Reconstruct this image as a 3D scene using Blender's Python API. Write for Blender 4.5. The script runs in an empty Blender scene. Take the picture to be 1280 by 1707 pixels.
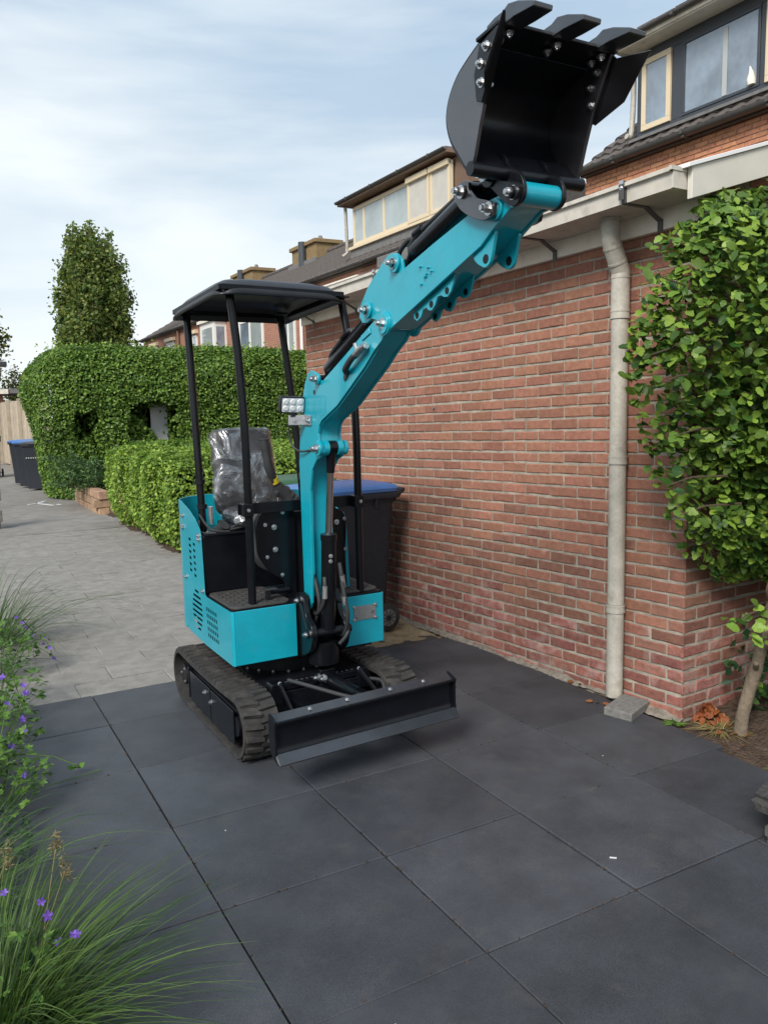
import bpy, bmesh, math, random
import numpy as np
from mathutils import Vector, Matrix

random.seed(7)
RNG = np.random.default_rng(11)
scene = bpy.context.scene
COL = scene.collection
R = math.radians

# ------------------------------------------------------------------ camera, sky, sun, exposure
cam = bpy.data.objects.new('camera', bpy.data.cameras.new('camera'))
COL.objects.link(cam)
r_ = Vector((0.8729, -0.4874, -0.0212)); f_ = Vector((0.4836, 0.8661, -0.1262)).normalized()
r_ = (r_ - f_ * r_.dot(f_)).normalized(); u_ = r_.cross(f_)
m = Matrix.Identity(4)
for i in range(3):
    m[i][0] = r_[i]; m[i][1] = u_[i]; m[i][2] = -f_[i]
m.translation = Vector((-0.706, -2.978, 1.576))
cam.matrix_world = m
cam.data.sensor_fit = 'VERTICAL'; cam.data.sensor_height = 24.0
cam.data.lens = 24.0 * 1356.8 / 1707.0
cam.data.clip_start = 0.05; cam.data.clip_end = 900
scene.camera = cam

SUN_EL, SUN_AZ = R(40), R(-127)      # direction towards the sun: azimuth measured from +Y towards +X
SUN_STRENGTH, SKY_STRENGTH, EXPOSURE = 2.5, 0.115, 0.66
world = bpy.data.worlds.new('World'); scene.world = world; world.use_nodes = True
nt = world.node_tree; nt.nodes.clear()
def wn(t, **k):
    n = nt.nodes.new(t)
    for a, b in k.items(): setattr(n, a, b)
    return n
out = wn('ShaderNodeOutputWorld'); bg = wn('ShaderNodeBackground'); sky = wn('ShaderNodeTexSky')
sky.sky_type = 'NISHITA'; sky.sun_disc = False
sky.sun_elevation = SUN_EL; sky.sun_rotation = SUN_AZ
sky.air_density = 1.0; sky.dust_density = 2.0; sky.ozone_density = 1.2
tc = wn('ShaderNodeTexCoord')
mp = wn('ShaderNodeMapping'); mp.inputs['Scale'].default_value = (1.0, 1.0, 4.2); mp.inputs['Rotation'].default_value = (R(8), R(-6), R(20))
n1 = wn('ShaderNodeTexNoise'); n1.inputs['Scale'].default_value = 1.5; n1.inputs['Detail'].default_value = 7; n1.inputs['Roughness'].default_value = 0.52; n1.inputs['Distortion'].default_value = 0.35
n2 = wn('ShaderNodeTexNoise'); n2.inputs['Scale'].default_value = 1.8; n2.inputs['Detail'].default_value = 5; n2.inputs['Roughness'].default_value = 0.55
cr = wn('ShaderNodeValToRGB'); cr.color_ramp.elements[0].position = 0.40; cr.color_ramp.elements[1].position = 0.64
cr2 = wn('ShaderNodeValToRGB'); cr2.color_ramp.elements[0].position = 0.30; cr2.color_ramp.elements[1].position = 0.75
cr2.color_ramp.elements[0].color = (0.6, 0.66, 0.72, 1); cr2.color_ramp.elements[1].color = (1.25, 1.22, 1.2, 1)
veil = wn('ShaderNodeMix', data_type='RGBA'); veil.inputs['Factor'].default_value = 0.80   # thin high veil over the blue
sep = wn('ShaderNodeSeparateXYZ'); el = wn('ShaderNodeValToRGB')
for p_, c_ in ((0.0, (4.7, 5.1, 5.3, 1)), (0.18, (4.1, 4.7, 5.1, 1)), (0.36, (3.2, 4.0, 4.7, 1)), (0.55, (2.2, 3.1, 4.1, 1)), (1.0, (2.1, 3.1, 4.3, 1))):
    e_ = el.color_ramp.elements.new(p_) if p_ not in (0.0, 1.0) else el.color_ramp.elements[0 if p_ == 0.0 else -1]
    e_.color = c_
brk = wn('ShaderNodeMix', data_type='RGBA', blend_type='MULTIPLY'); brk.inputs['Factor'].default_value = 0.35
wisp = wn('ShaderNodeMath', operation='MULTIPLY'); wisp.inputs[1].default_value = 0.80
mx = wn('ShaderNodeMix', data_type='RGBA')
L = nt.links.new
L(tc.outputs['Generated'], mp.inputs['Vector']); L(mp.outputs[0], n1.inputs['Vector']); L(mp.outputs[0], n2.inputs['Vector'])
L(tc.outputs['Generated'], sep.inputs[0]); L(sep.outputs[2], el.inputs[0])
L(n1.outputs['Fac'], cr.inputs[0]); L(n2.outputs['Fac'], cr2.inputs[0])
L(el.outputs[0], brk.inputs['A']); L(cr2.outputs[0], brk.inputs['B'])
L(sky.outputs[0], veil.inputs['A']); L(brk.outputs['Result'], veil.inputs['B'])
L(cr.outputs[0], wisp.inputs[0]); L(wisp.outputs[0], mx.inputs['Factor']); L(veil.outputs['Result'], mx.inputs['A']); mx.inputs['B'].default_value = (5.6, 5.9, 6.0, 1)
L(mx.outputs['Result'], bg.inputs['Color']); bg.inputs['Strength'].default_value = SKY_STRENGTH
L(bg.outputs[0], out.inputs[0])

sl = bpy.data.lights.new('sun', 'SUN'); sl.energy = SUN_STRENGTH; sl.angle = R(22); sl.color = (1.0, 0.955, 0.88)
so = bpy.data.objects.new('sun', sl); COL.objects.link(so)
sd = Vector((math.sin(SUN_AZ) * math.cos(SUN_EL), math.cos(SUN_AZ) * math.cos(SUN_EL), math.sin(SUN_EL)))
so.rotation_euler = sd.to_track_quat('Z', 'Y').to_euler(); so.location = (-8, -8, 14)
scene.view_settings.view_transform = 'Standard'; scene.view_settings.look = 'None'
scene.view_settings.gamma = 1.0; scene.view_settings.use_curve_mapping = False
scene.view_settings.exposure = EXPOSURE

# ------------------------------------------------------------------ materials
def mat(name, col, rough=0.5, metal=0.0, spec=0.5, coat=0.0, noise=None, rand=0.0, bump=None, transl=0.0, col2=None, trans=0.0, alpha=1.0, stain=None, speck=None):
    """noise=(scale, amount, detail); col2: second colour mixed by noise; rand: per-object/island value variation; bump=(scale,strength)."""
    M = bpy.data.materials.new(name); M.use_nodes = True
    t = M.node_tree; b = t.nodes['Principled BSDF']; lk = t.links.new
    b.inputs['Roughness'].default_value = rough; b.inputs['Metallic'].default_value = metal
    b.inputs['Specular IOR Level'].default_value = spec; b.inputs['Coat Weight'].default_value = coat
    b.inputs['Coat Roughness'].default_value = 0.08
    b.inputs['Transmission Weight'].default_value = trans; b.inputs['Alpha'].default_value = alpha
    c = t.nodes.new('ShaderNodeRGB'); c.outputs[0].default_value = (*col, 1); cur = c.outputs[0]
    tcn = t.nodes.new('ShaderNodeTexCoord')
    geo = t.nodes.new('ShaderNodeNewGeometry')
    if rand or transl or col2 is not None:
        oi = t.nodes.new('ShaderNodeObjectInfo')
        ad = t.nodes.new('ShaderNodeMath'); ad.operation = 'ADD'
        lk(oi.outputs['Random'], ad.inputs[0]); lk(geo.outputs['Random Per Island'], ad.inputs[1])
        fr = t.nodes.new('ShaderNodeMath'); fr.operation = 'FRACT'; lk(ad.outputs[0], fr.inputs[0])
        rnd = fr.outputs[0]
    if noise:
        n = t.nodes.new('ShaderNodeTexNoise'); n.inputs['Scale'].default_value = noise[0]
        n.inputs['Detail'].default_value = noise[2] if len(noise) > 2 else 5; n.inputs['Roughness'].default_value = 0.62
        lk(geo.outputs['Position'], n.inputs['Vector'])
        rp = t.nodes.new('ShaderNodeMapRange'); rp.inputs[1].default_value = 0.3; rp.inputs[2].default_value = 0.7
        lk(n.outputs['Fac'], rp.inputs[0])
        if col2 is not None:
            mxx = t.nodes.new('ShaderNodeMix'); mxx.data_type = 'RGBA'
            mu = t.nodes.new('ShaderNodeMath'); mu.operation = 'MULTIPLY'; mu.inputs[1].default_value = noise[1]
            lk(rp.outputs[0], mu.inputs[0]); lk(mu.outputs[0], mxx.inputs['Factor'])
            lk(cur, mxx.inputs['A']); mxx.inputs['B'].default_value = (*col2, 1); cur = mxx.outputs['Result']
        else:
            hs = t.nodes.new('ShaderNodeHueSaturation')
            rp.inputs[3].default_value = 1 - noise[1]; rp.inputs[4].default_value = 1 + noise[1]
            lk(rp.outputs[0], hs.inputs['Value']); lk(cur, hs.inputs['Color']); cur = hs.outputs[0]
    elif col2 is not None:
        mxx = t.nodes.new('ShaderNodeMix'); mxx.data_type = 'RGBA'; lk(rnd, mxx.inputs['Factor'])
        lk(cur, mxx.inputs['A']); mxx.inputs['B'].default_value = (*col2, 1); cur = mxx.outputs['Result']
    if stain:   # (colour, scale, threshold, amount): blotches with a shape of their own
        n = t.nodes.new('ShaderNodeTexNoise'); n.inputs['Scale'].default_value = stain[1]; n.inputs['Detail'].default_value = 6
        n.inputs['Roughness'].default_value = 0.6
        lk(geo.outputs['Position'], n.inputs['Vector'])
        rp = t.nodes.new('ShaderNodeMapRange'); rp.inputs[1].default_value = stain[2]; rp.inputs[2].default_value = stain[2] + 0.14; rp.inputs[4].default_value = stain[3]
        lk(n.outputs['Fac'], rp.inputs[0])
        mxx = t.nodes.new('ShaderNodeMix'); mxx.data_type = 'RGBA'; lk(rp.outputs[0], mxx.inputs['Factor'])
        lk(cur, mxx.inputs['A']); mxx.inputs['B'].default_value = (*stain[0], 1); cur = mxx.outputs['Result']
    if speck:   # (scale, amount): fine grain
        n = t.nodes.new('ShaderNodeTexNoise'); n.inputs['Scale'].default_value = speck[0]; n.inputs['Detail'].default_value = 2
        lk(geo.outputs['Position'], n.inputs['Vector'])
        rp = t.nodes.new('ShaderNodeMapRange'); rp.inputs[1].default_value = 0.3; rp.inputs[2].default_value = 0.7; rp.inputs[3].default_value = 1 - speck[1]; rp.inputs[4].default_value = 1 + speck[1]
        lk(n.outputs['Fac'], rp.inputs[0]); hs = t.nodes.new('ShaderNodeHueSaturation'); lk(rp.outputs[0], hs.inputs['Value']); lk(cur, hs.inputs['Color']); cur = hs.outputs[0]
    if rand:
        hs = t.nodes.new('ShaderNodeHueSaturation')
        rp = t.nodes.new('ShaderNodeMapRange'); rp.inputs[3].default_value = 1 - rand; rp.inputs[4].default_value = 1 + rand
        lk(rnd, rp.inputs[0]); lk(rp.outputs[0], hs.inputs['Value'])
        wnz = t.nodes.new('ShaderNodeTexWhiteNoise'); wnz.noise_dimensions = '1D'; lk(rnd, wnz.inputs['W'])
        rp2 = t.nodes.new('ShaderNodeMapRange'); rp2.inputs[3].default_value = 0.5 - 0.035 * rand; rp2.inputs[4].default_value = 0.5 + 0.035 * rand
        lk(wnz.outputs['Value'], rp2.inputs[0]); lk(rp2.outputs[0], hs.inputs['Hue'])
        lk(cur, hs.inputs['Color']); cur = hs.outputs[0]
    lk(cur, b.inputs['Base Color'])
    if bump:
        n = t.nodes.new('ShaderNodeTexNoise'); n.inputs['Scale'].default_value = bump[0]; n.inputs['Detail'].default_value = 6
        lk(geo.outputs['Position'], n.inputs['Vector'])
        bp = t.nodes.new('ShaderNodeBump'); bp.inputs['Strength'].default_value = bump[1]; bp.inputs['Distance'].default_value = bump[2] if len(bump) > 2 else 0.01
        lk(n.outputs['Fac'], bp.inputs['Height']); lk(bp.outputs[0], b.inputs['Normal'])
    if transl:
        tr = t.nodes.new('ShaderNodeBsdfTranslucent'); lk(cur, tr.inputs['Color'])
        ms = t.nodes.new('ShaderNodeMixShader'); ms.inputs[0].default_value = transl
        lk(b.outputs[0], ms.inputs[1]); lk(tr.outputs[0], ms.inputs[2])
        lk(ms.outputs[0], t.nodes['Material Output'].inputs['Surface'])
    return M

M = {}
M['teal'] = mat('teal_paint', (0.003, 0.325, 0.425), 0.36, coat=0.5, noise=(6, 0.09, 8), bump=(22, 0.07, 0.004), speck=(90, 0.03), stain=((0.03, 0.29, 0.345), 8, 0.58, 0.4))
M['black'] = mat('black_gloss_paint', (0.004, 0.0048, 0.007), 0.27, spec=0.30, coat=0.08, noise=(14, 0.3), bump=(60, 0.05, 0.003))
M['satin'] = mat('black_satin_steel', (0.007, 0.008, 0.011), 0.42, spec=0.25, noise=(20, 0.35), bump=(50, 0.08, 0.003))
M['edge'] = mat('worn_blade_steel', (0.022, 0.026, 0.034), 0.34, spec=0.8, coat=0.5, noise=(16, 0.25), bump=(40, 0.1, 0.003))
M['bucket_side'] = mat('bucket_paint_sky_lit', (0.022, 0.022, 0.026), 0.36, spec=0.9, coat=0.8, noise=(12, 0.3), bump=(35, 0.1, 0.003))  # same black paint, base and gloss raised for its sky sheen
M['bucket'] = mat('bucket_black_paint', (0.006, 0.007, 0.010), 0.36, spec=0.35, coat=0.08, noise=(12, 0.3), bump=(35, 0.1, 0.003))  # darker, duller copy of that paint for the shaded inside
M['roofblack'] = mat('canopy_black_plastic', (0.020, 0.022, 0.027), 0.38, noise=(20, 0.15), bump=(90, 0.06, 0.002))
M['rubber'] = mat('track_rubber', (0.030, 0.028, 0.027), 0.72, noise=(18, 0.35), bump=(70, 0.25, 0.003), stain=((0.10, 0.088, 0.075), 9, 0.52, 0.35))
M['softrubber'] = mat('soft_rubber', (0.03, 0.032, 0.035), 0.6)
M['zinc'] = mat('zinc_bolt_steel', (0.50, 0.51, 0.52), 0.38, metal=1.0, noise=(90, 0.3))
M['chrome'] = mat('chrome_rod', (0.55, 0.56, 0.58), 0.16, metal=1.0)
M['galv'] = mat('galvanised_bracket', (0.55, 0.56, 0.58), 0.35, metal=0.9, noise=(30, 0.2))
M['floor_mat'] = mat('floor_mat_rubber', (0.045, 0.043, 0.042), 0.65, noise=(25, 0.25))
M['plate'] = mat('grey_name_plate', (0.24, 0.245, 0.25), 0.45, metal=0.4, noise=(60, 0.12))
M['plate_print'] = mat('name_plate_print', (0.10, 0.10, 0.11), 0.5)
M['vinyl'] = mat('grey_seat_vinyl', (0.045, 0.046, 0.05), 0.42, noise=(9, 0.45, 4))
M['foam'] = mat('grey_pad_foam', (0.055, 0.057, 0.06), 0.6, bump=(150, 0.1, 0.002))
M['yellow'] = mat('yellow_marker', (0.65, 0.50, 0.02), 0.45)
M['led'] = mat('lamp_reflector', (0.72, 0.73, 0.75), 0.25, metal=0.3)
M['lens'] = mat('lamp_lens', (0.80, 0.82, 0.84), 0.15, trans=0.3)
M['brick'] = mat('red_brick', (0.30, 0.140, 0.096), 0.85, spec=0.2, noise=(30, 0.18, 7), rand=0.15, bump=(130, 0.55, 0.004), stain=((0.48, 0.30, 0.22), 17, 0.62, 0.55), speck=(160, 0.10))
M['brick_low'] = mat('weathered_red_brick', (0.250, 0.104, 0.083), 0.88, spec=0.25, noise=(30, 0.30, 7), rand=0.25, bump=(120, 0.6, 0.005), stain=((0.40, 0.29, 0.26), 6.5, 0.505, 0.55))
M['brick_brown'] = mat('dull_brown_brick', (0.245, 0.120, 0.088), 0.9, spec=0.15, noise=(26, 0.2, 7), rand=0.16, bump=(130, 0.55, 0.004), stain=((0.34, 0.25, 0.20), 9, 0.60, 0.45), speck=(160, 0.1))  # browner, darker brick, commoner towards the bottom and on the end wall
M['mortar'] = mat('grey_mortar', (0.345, 0.312, 0.26), 0.95, spec=0.1, noise=(14, 0.32, 8), bump=(90, 0.8, 0.006))
M['fillet'] = mat('dirty_cement', (0.21, 0.185, 0.155), 0.95, spec=0.1, noise=(26, 0.4, 8), bump=(90, 0.8, 0.006))
M['house_brick'] = mat('orange_house_brick', (0.56, 0.26, 0.15), 0.88, spec=0.2, noise=(20, 0.2), rand=0.16, bump=(90, 0.4, 0.004))
M['house_mortar'] = mat('house_mortar', (0.40, 0.27, 0.20), 0.95, spec=0.1, noise=(20, 0.15))
M['white'] = mat('aged_white_paint', (0.80, 0.745, 0.64), 0.55, noise=(7, 0.10), stain=((0.36, 0.33, 0.29), 5, 0.60, 0.5))
M['gutter'] = mat('weathered_grey_gutter', (0.56, 0.525, 0.46), 0.6, noise=(11, 0.12), stain=((0.27, 0.245, 0.21), 9, 0.57, 0.5))
M['verge'] = mat('cream_verge_board', (0.64, 0.61, 0.545), 0.5, noise=(5, 0.05))
M['flash'] = mat('white_roof_trim', (0.82, 0.82, 0.82), 0.4)
M['pipe'] = mat('grey_beige_pvc_pipe', (0.43, 0.405, 0.35), 0.5, noise=(7, 0.18, 8), stain=((0.24, 0.21, 0.17), 11, 0.54, 0.6), speck=(60, 0.08))
M['slab'] = mat('anthracite_paving_tile', (0.046, 0.0495, 0.058), 0.55, spec=0.5, noise=(3.2, 0.30, 10), rand=0.14, bump=(260, 0.5, 0.002), stain=((0.075, 0.072, 0.070), 7.5, 0.56, 0.42), speck=(420, 0.38))
M['paver'] = mat('grey_concrete_paver', (0.235, 0.222, 0.204), 0.85, spec=0.25, noise=(9, 0.20, 8), rand=0.05, bump=(120, 0.6, 0.004), stain=((0.15, 0.143, 0.135), 5, 0.56, 0.55), speck=(220, 0.16))
M['joint'] = mat('dark_joint_sand', (0.055, 0.05, 0.046), 0.95, noise=(60, 0.3), bump=(200, 0.5, 0.004))
M['path'] = mat('grey_concrete_path', (0.225, 0.212, 0.195), 0.88, spec=0.2, noise=(4, 0.2, 9), bump=(50, 0.6, 0.006), stain=((0.15, 0.142, 0.135), 1.6, 0.55, 0.6), speck=(120, 0.12))
M['soil'] = mat('brown_garden_soil', (0.085, 0.060, 0.045), 0.95, spec=0.1, noise=(26, 0.45, 9), bump=(70, 1.0, 0.02))
M['sand'] = mat('pale_sand', (0.30, 0.235, 0.15), 0.95, spec=0.1, noise=(30, 0.25, 8), bump=(160, 0.8, 0.006))
M['rooftile'] = mat('brown_grey_roof_tile', (0.088, 0.075, 0.068), 0.75, noise=(12, 0.25), rand=0.2, stain=((0.13, 0.125, 0.09), 5, 0.58, 0.4))
M['darkgutter'] = mat('dark_zinc_gutter', (0.075, 0.072, 0.07), 0.5, noise=(6, 0.2))
M['cream'] = mat('cream_window_frame', (0.70, 0.58, 0.40), 0.5)
M['whiteframe'] = mat('white_window_frame', (0.76, 0.75, 0.72), 0.45)
M['darkframe'] = mat('dark_window_frame', (0.045, 0.052, 0.062), 0.4)
M['glass'] = mat('window_glass', (0.20, 0.25, 0.31), 0.03, spec=0.9, coat=1.0, noise=(1.6, 0.45))  # pale blue base stands in for reflected sky
M['glass_pale'] = mat('window_glass_before_curtain', (0.36, 0.41, 0.41), 0.06, spec=0.8, coat=0.8, noise=(1.2, 0.2))
M['blind'] = mat('cloth_roller_blind', (0.52, 0.50, 0.46), 0.8, noise=(4, 0.08))
M['curtain'] = mat('pale_curtain', (0.42, 0.44, 0.44), 0.8)
M['cheek'] = mat('brown_dormer_cladding', (0.20, 0.125, 0.085), 0.7, noise=(5, 0.12))
M['lead'] = mat('grey_lead_flashing', (0.16, 0.155, 0.15), 0.6, noise=(9, 0.25))
M['chimney'] = mat('lichen_yellow_brick', (0.21, 0.13, 0.08), 0.9, noise=(6, 0.7), col2=(0.27, 0.215, 0.075), bump=(40, 0.5, 0.02))
M['bin'] = mat('anthracite_bin_plastic', (0.021, 0.025, 0.033), 0.48, spec=0.35, noise=(25, 0.15), bump=(140, 0.1, 0.002))
M['binlid'] = mat('blue_bin_lid', (0.055, 0.150, 0.38), 0.40, noise=(9, 0.1))
M['greenbin'] = mat('green_bin_plastic', (0.035, 0.105, 0.055), 0.5, noise=(8, 0.12))
M['sticker'] = mat('orange_sticker', (0.62, 0.14, 0.03), 0.5)
M['fencewood'] = mat('pale_beige_fence_board', (0.42, 0.355, 0.27), 0.8, noise=(5, 0.18), rand=0.14)
M['greywood'] = mat('weathered_grey_wood', (0.15, 0.135, 0.115), 0.85, noise=(18, 0.35), bump=(60, 0.6, 0.01))
M['stone'] = mat('dark_walling_stone', (0.055, 0.053, 0.052), 0.88, noise=(24, 0.4, 8), rand=0.15, bump=(60, 0.9, 0.012))
M['block'] = mat('grey_concrete_block', (0.165, 0.16, 0.15), 0.9, noise=(40, 0.25, 8), bump=(120, 0.7, 0.005))
M['bark'] = mat('grey_brown_bark', (0.15, 0.115, 0.08), 0.85, noise=(16, 0.35, 7), bump=(45, 0.8, 0.012))
M['twig'] = mat('twig_bark', (0.09, 0.06, 0.04), 0.85)
def leafmat(name, a, b, rand=0.3, transl=0.3, rough=0.45):
    return mat(name, a, rough, spec=0.4, col2=b, rand=rand, transl=transl)
M['beech'] = leafmat('beech_leaf', (0.036, 0.105, 0.020), (0.195, 0.30, 0.042), 0.34, 0.28)
M['beech_dry'] = leafmat('brown_beech_leaf', (0.22, 0.09, 0.03), (0.13, 0.05, 0.02), 0.4, 0.2)
M['hedge_big'] = leafmat('tall_hedge_leaf', (0.072, 0.165, 0.028), (0.19, 0.295, 0.048), 0.28, 0.32)
M['hedge_low'] = leafmat('low_hedge_leaf', (0.115, 0.235, 0.034), (0.29, 0.40, 0.055), 0.25, 0.32)
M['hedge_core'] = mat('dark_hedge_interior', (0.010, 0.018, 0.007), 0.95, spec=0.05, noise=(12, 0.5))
M['tree'] = leafmat('columnar_tree_leaf', (0.085, 0.175, 0.045), (0.22, 0.25, 0.055), 0.28, 0.38)
M['yellowtree'] = leafmat('yellowing_tree_leaf', (0.09, 0.15, 0.032), (0.25, 0.235, 0.04), 0.3, 0.35)
M['yew'] = leafmat('conifer_spray', (0.060, 0.130, 0.045), (0.12, 0.21, 0.065), 0.25, 0.2)
M['grass'] = leafmat('grass_blade', (0.028, 0.080, 0.016), (0.095, 0.155, 0.032), 0.3, 0.3)
M['drygrass'] = leafmat('dry_grass_blade', (0.30, 0.25, 0.10), (0.22, 0.17, 0.07), 0.3, 0.2)
M['geranium'] = leafmat('geranium_leaf', (0.045, 0.115, 0.022), (0.12, 0.22, 0.035), 0.3, 0.25)
M['petal'] = leafmat('violet_petal', (0.125, 0.055, 0.38), (0.20, 0.10, 0.50), 0.15, 0.25)
M['cover'] = leafmat('dark_ground_cover_leaf', (0.018, 0.055, 0.022), (0.045, 0.10, 0.03), 0.3, 0.15)
M['seedhead'] = leafmat('tan_seed_head', (0.20, 0.16, 0.07), (0.28, 0.22, 0.10), 0.2, 0.2)
M['litter'] = leafmat('rust_leaf_litter', (0.34, 0.10, 0.03), (0.20, 0.075, 0.03), 0.35, 0.15)
M['chalk'] = mat('white_chalk_mark', (0.62, 0.62, 0.62), 0.9)
M['paper'] = mat('white_panel', (0.62, 0.62, 0.63), 0.6)
M['lampdark'] = mat('dark_lamp_metal', (0.04, 0.045, 0.05), 0.5)

# crinkled clear film over the seat
def film():
    Mf = bpy.data.materials.new('clear_plastic_wrap'); Mf.use_nodes = True
    t = Mf.node_tree; t.nodes.clear(); lk = t.links.new
    o = t.nodes.new('ShaderNodeOutputMaterial'); ms = t.nodes.new('ShaderNodeMixShader')
    tr = t.nodes.new('ShaderNodeBsdfTransparent'); gl = t.nodes.new('ShaderNodeBsdfGlossy'); gl.inputs['Roughness'].default_value = 0.3
    gl.inputs['Color'].default_value = (0.95, 0.96, 0.98, 1)
    geo = t.nodes.new('ShaderNodeNewGeometry')
    n = t.nodes.new('ShaderNodeTexNoise'); n.inputs['Scale'].default_value = 7; n.inputs['Detail'].default_value = 4; n.inputs['Distortion'].default_value = 1.2
    lk(geo.outputs['Position'], n.inputs['Vector'])
    bp = t.nodes.new('ShaderNodeBump'); bp.inputs['Strength'].default_value = 1.0; bp.inputs['Distance'].default_value = 0.03
    lk(n.outputs['Fac'], bp.inputs['Height']); lk(bp.outputs[0], gl.inputs['Normal'])
    rp = t.nodes.new('ShaderNodeMapRange'); rp.inputs[1].default_value = 0.44; rp.inputs[2].default_value = 0.58; rp.inputs[3].default_value = 0.01; rp.inputs[4].default_value = 0.30
    lk(n.outputs['Fac'], rp.inputs[0]); lk(rp.outputs[0], ms.inputs[0])
    lk(tr.outputs[0], ms.inputs[1]); lk(gl.outputs[0], ms.inputs[2]); lk(ms.outputs[0], o.inputs[0])
    return Mf
M['film'] = film()

# ------------------------------------------------------------------ object helpers
def tag(o, label=None, cat=None, group=None, kind=None):
    if label: o['label'] = label
    if cat: o['category'] = cat
    if group: o['group'] = group
    if kind: o['kind'] = kind
    return o
def thing(name, label, cat, loc=(0, 0, 0), group=None):
    o = bpy.data.objects.new(name, None); COL.objects.link(o); o.location = loc
    o.empty_display_size = 0.1
    o['_w'] = [float(v) for v in loc]
    return tag(o, label, cat, group)
def attach(o, parent):
    """geometry is written in world coordinates; the parent inverse cancels the thing's own location"""
    if parent is None: return o
    o.parent = parent
    w = parent.get('_w')
    if w is not None: o.matrix_parent_inverse = Matrix.Translation(-Vector(w))
    return o
def link(name, me, material=None, parent=None, kind=None, matrix=None):
    o = bpy.data.objects.new(name, me); COL.objects.link(o)
    if material is not None and len(me.materials) == 0: me.materials.append(material)
    attach(o, parent)
    if matrix is not None: o.matrix_basis = matrix
    if kind: o['kind'] = kind
    return o
def rotmat(rx=0, ry=0, rz=0):
    return (Matrix.Rotation(rz, 4, 'Z') @ Matrix.Rotation(ry, 4, 'Y') @ Matrix.Rotation(rx, 4, 'X'))

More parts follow.
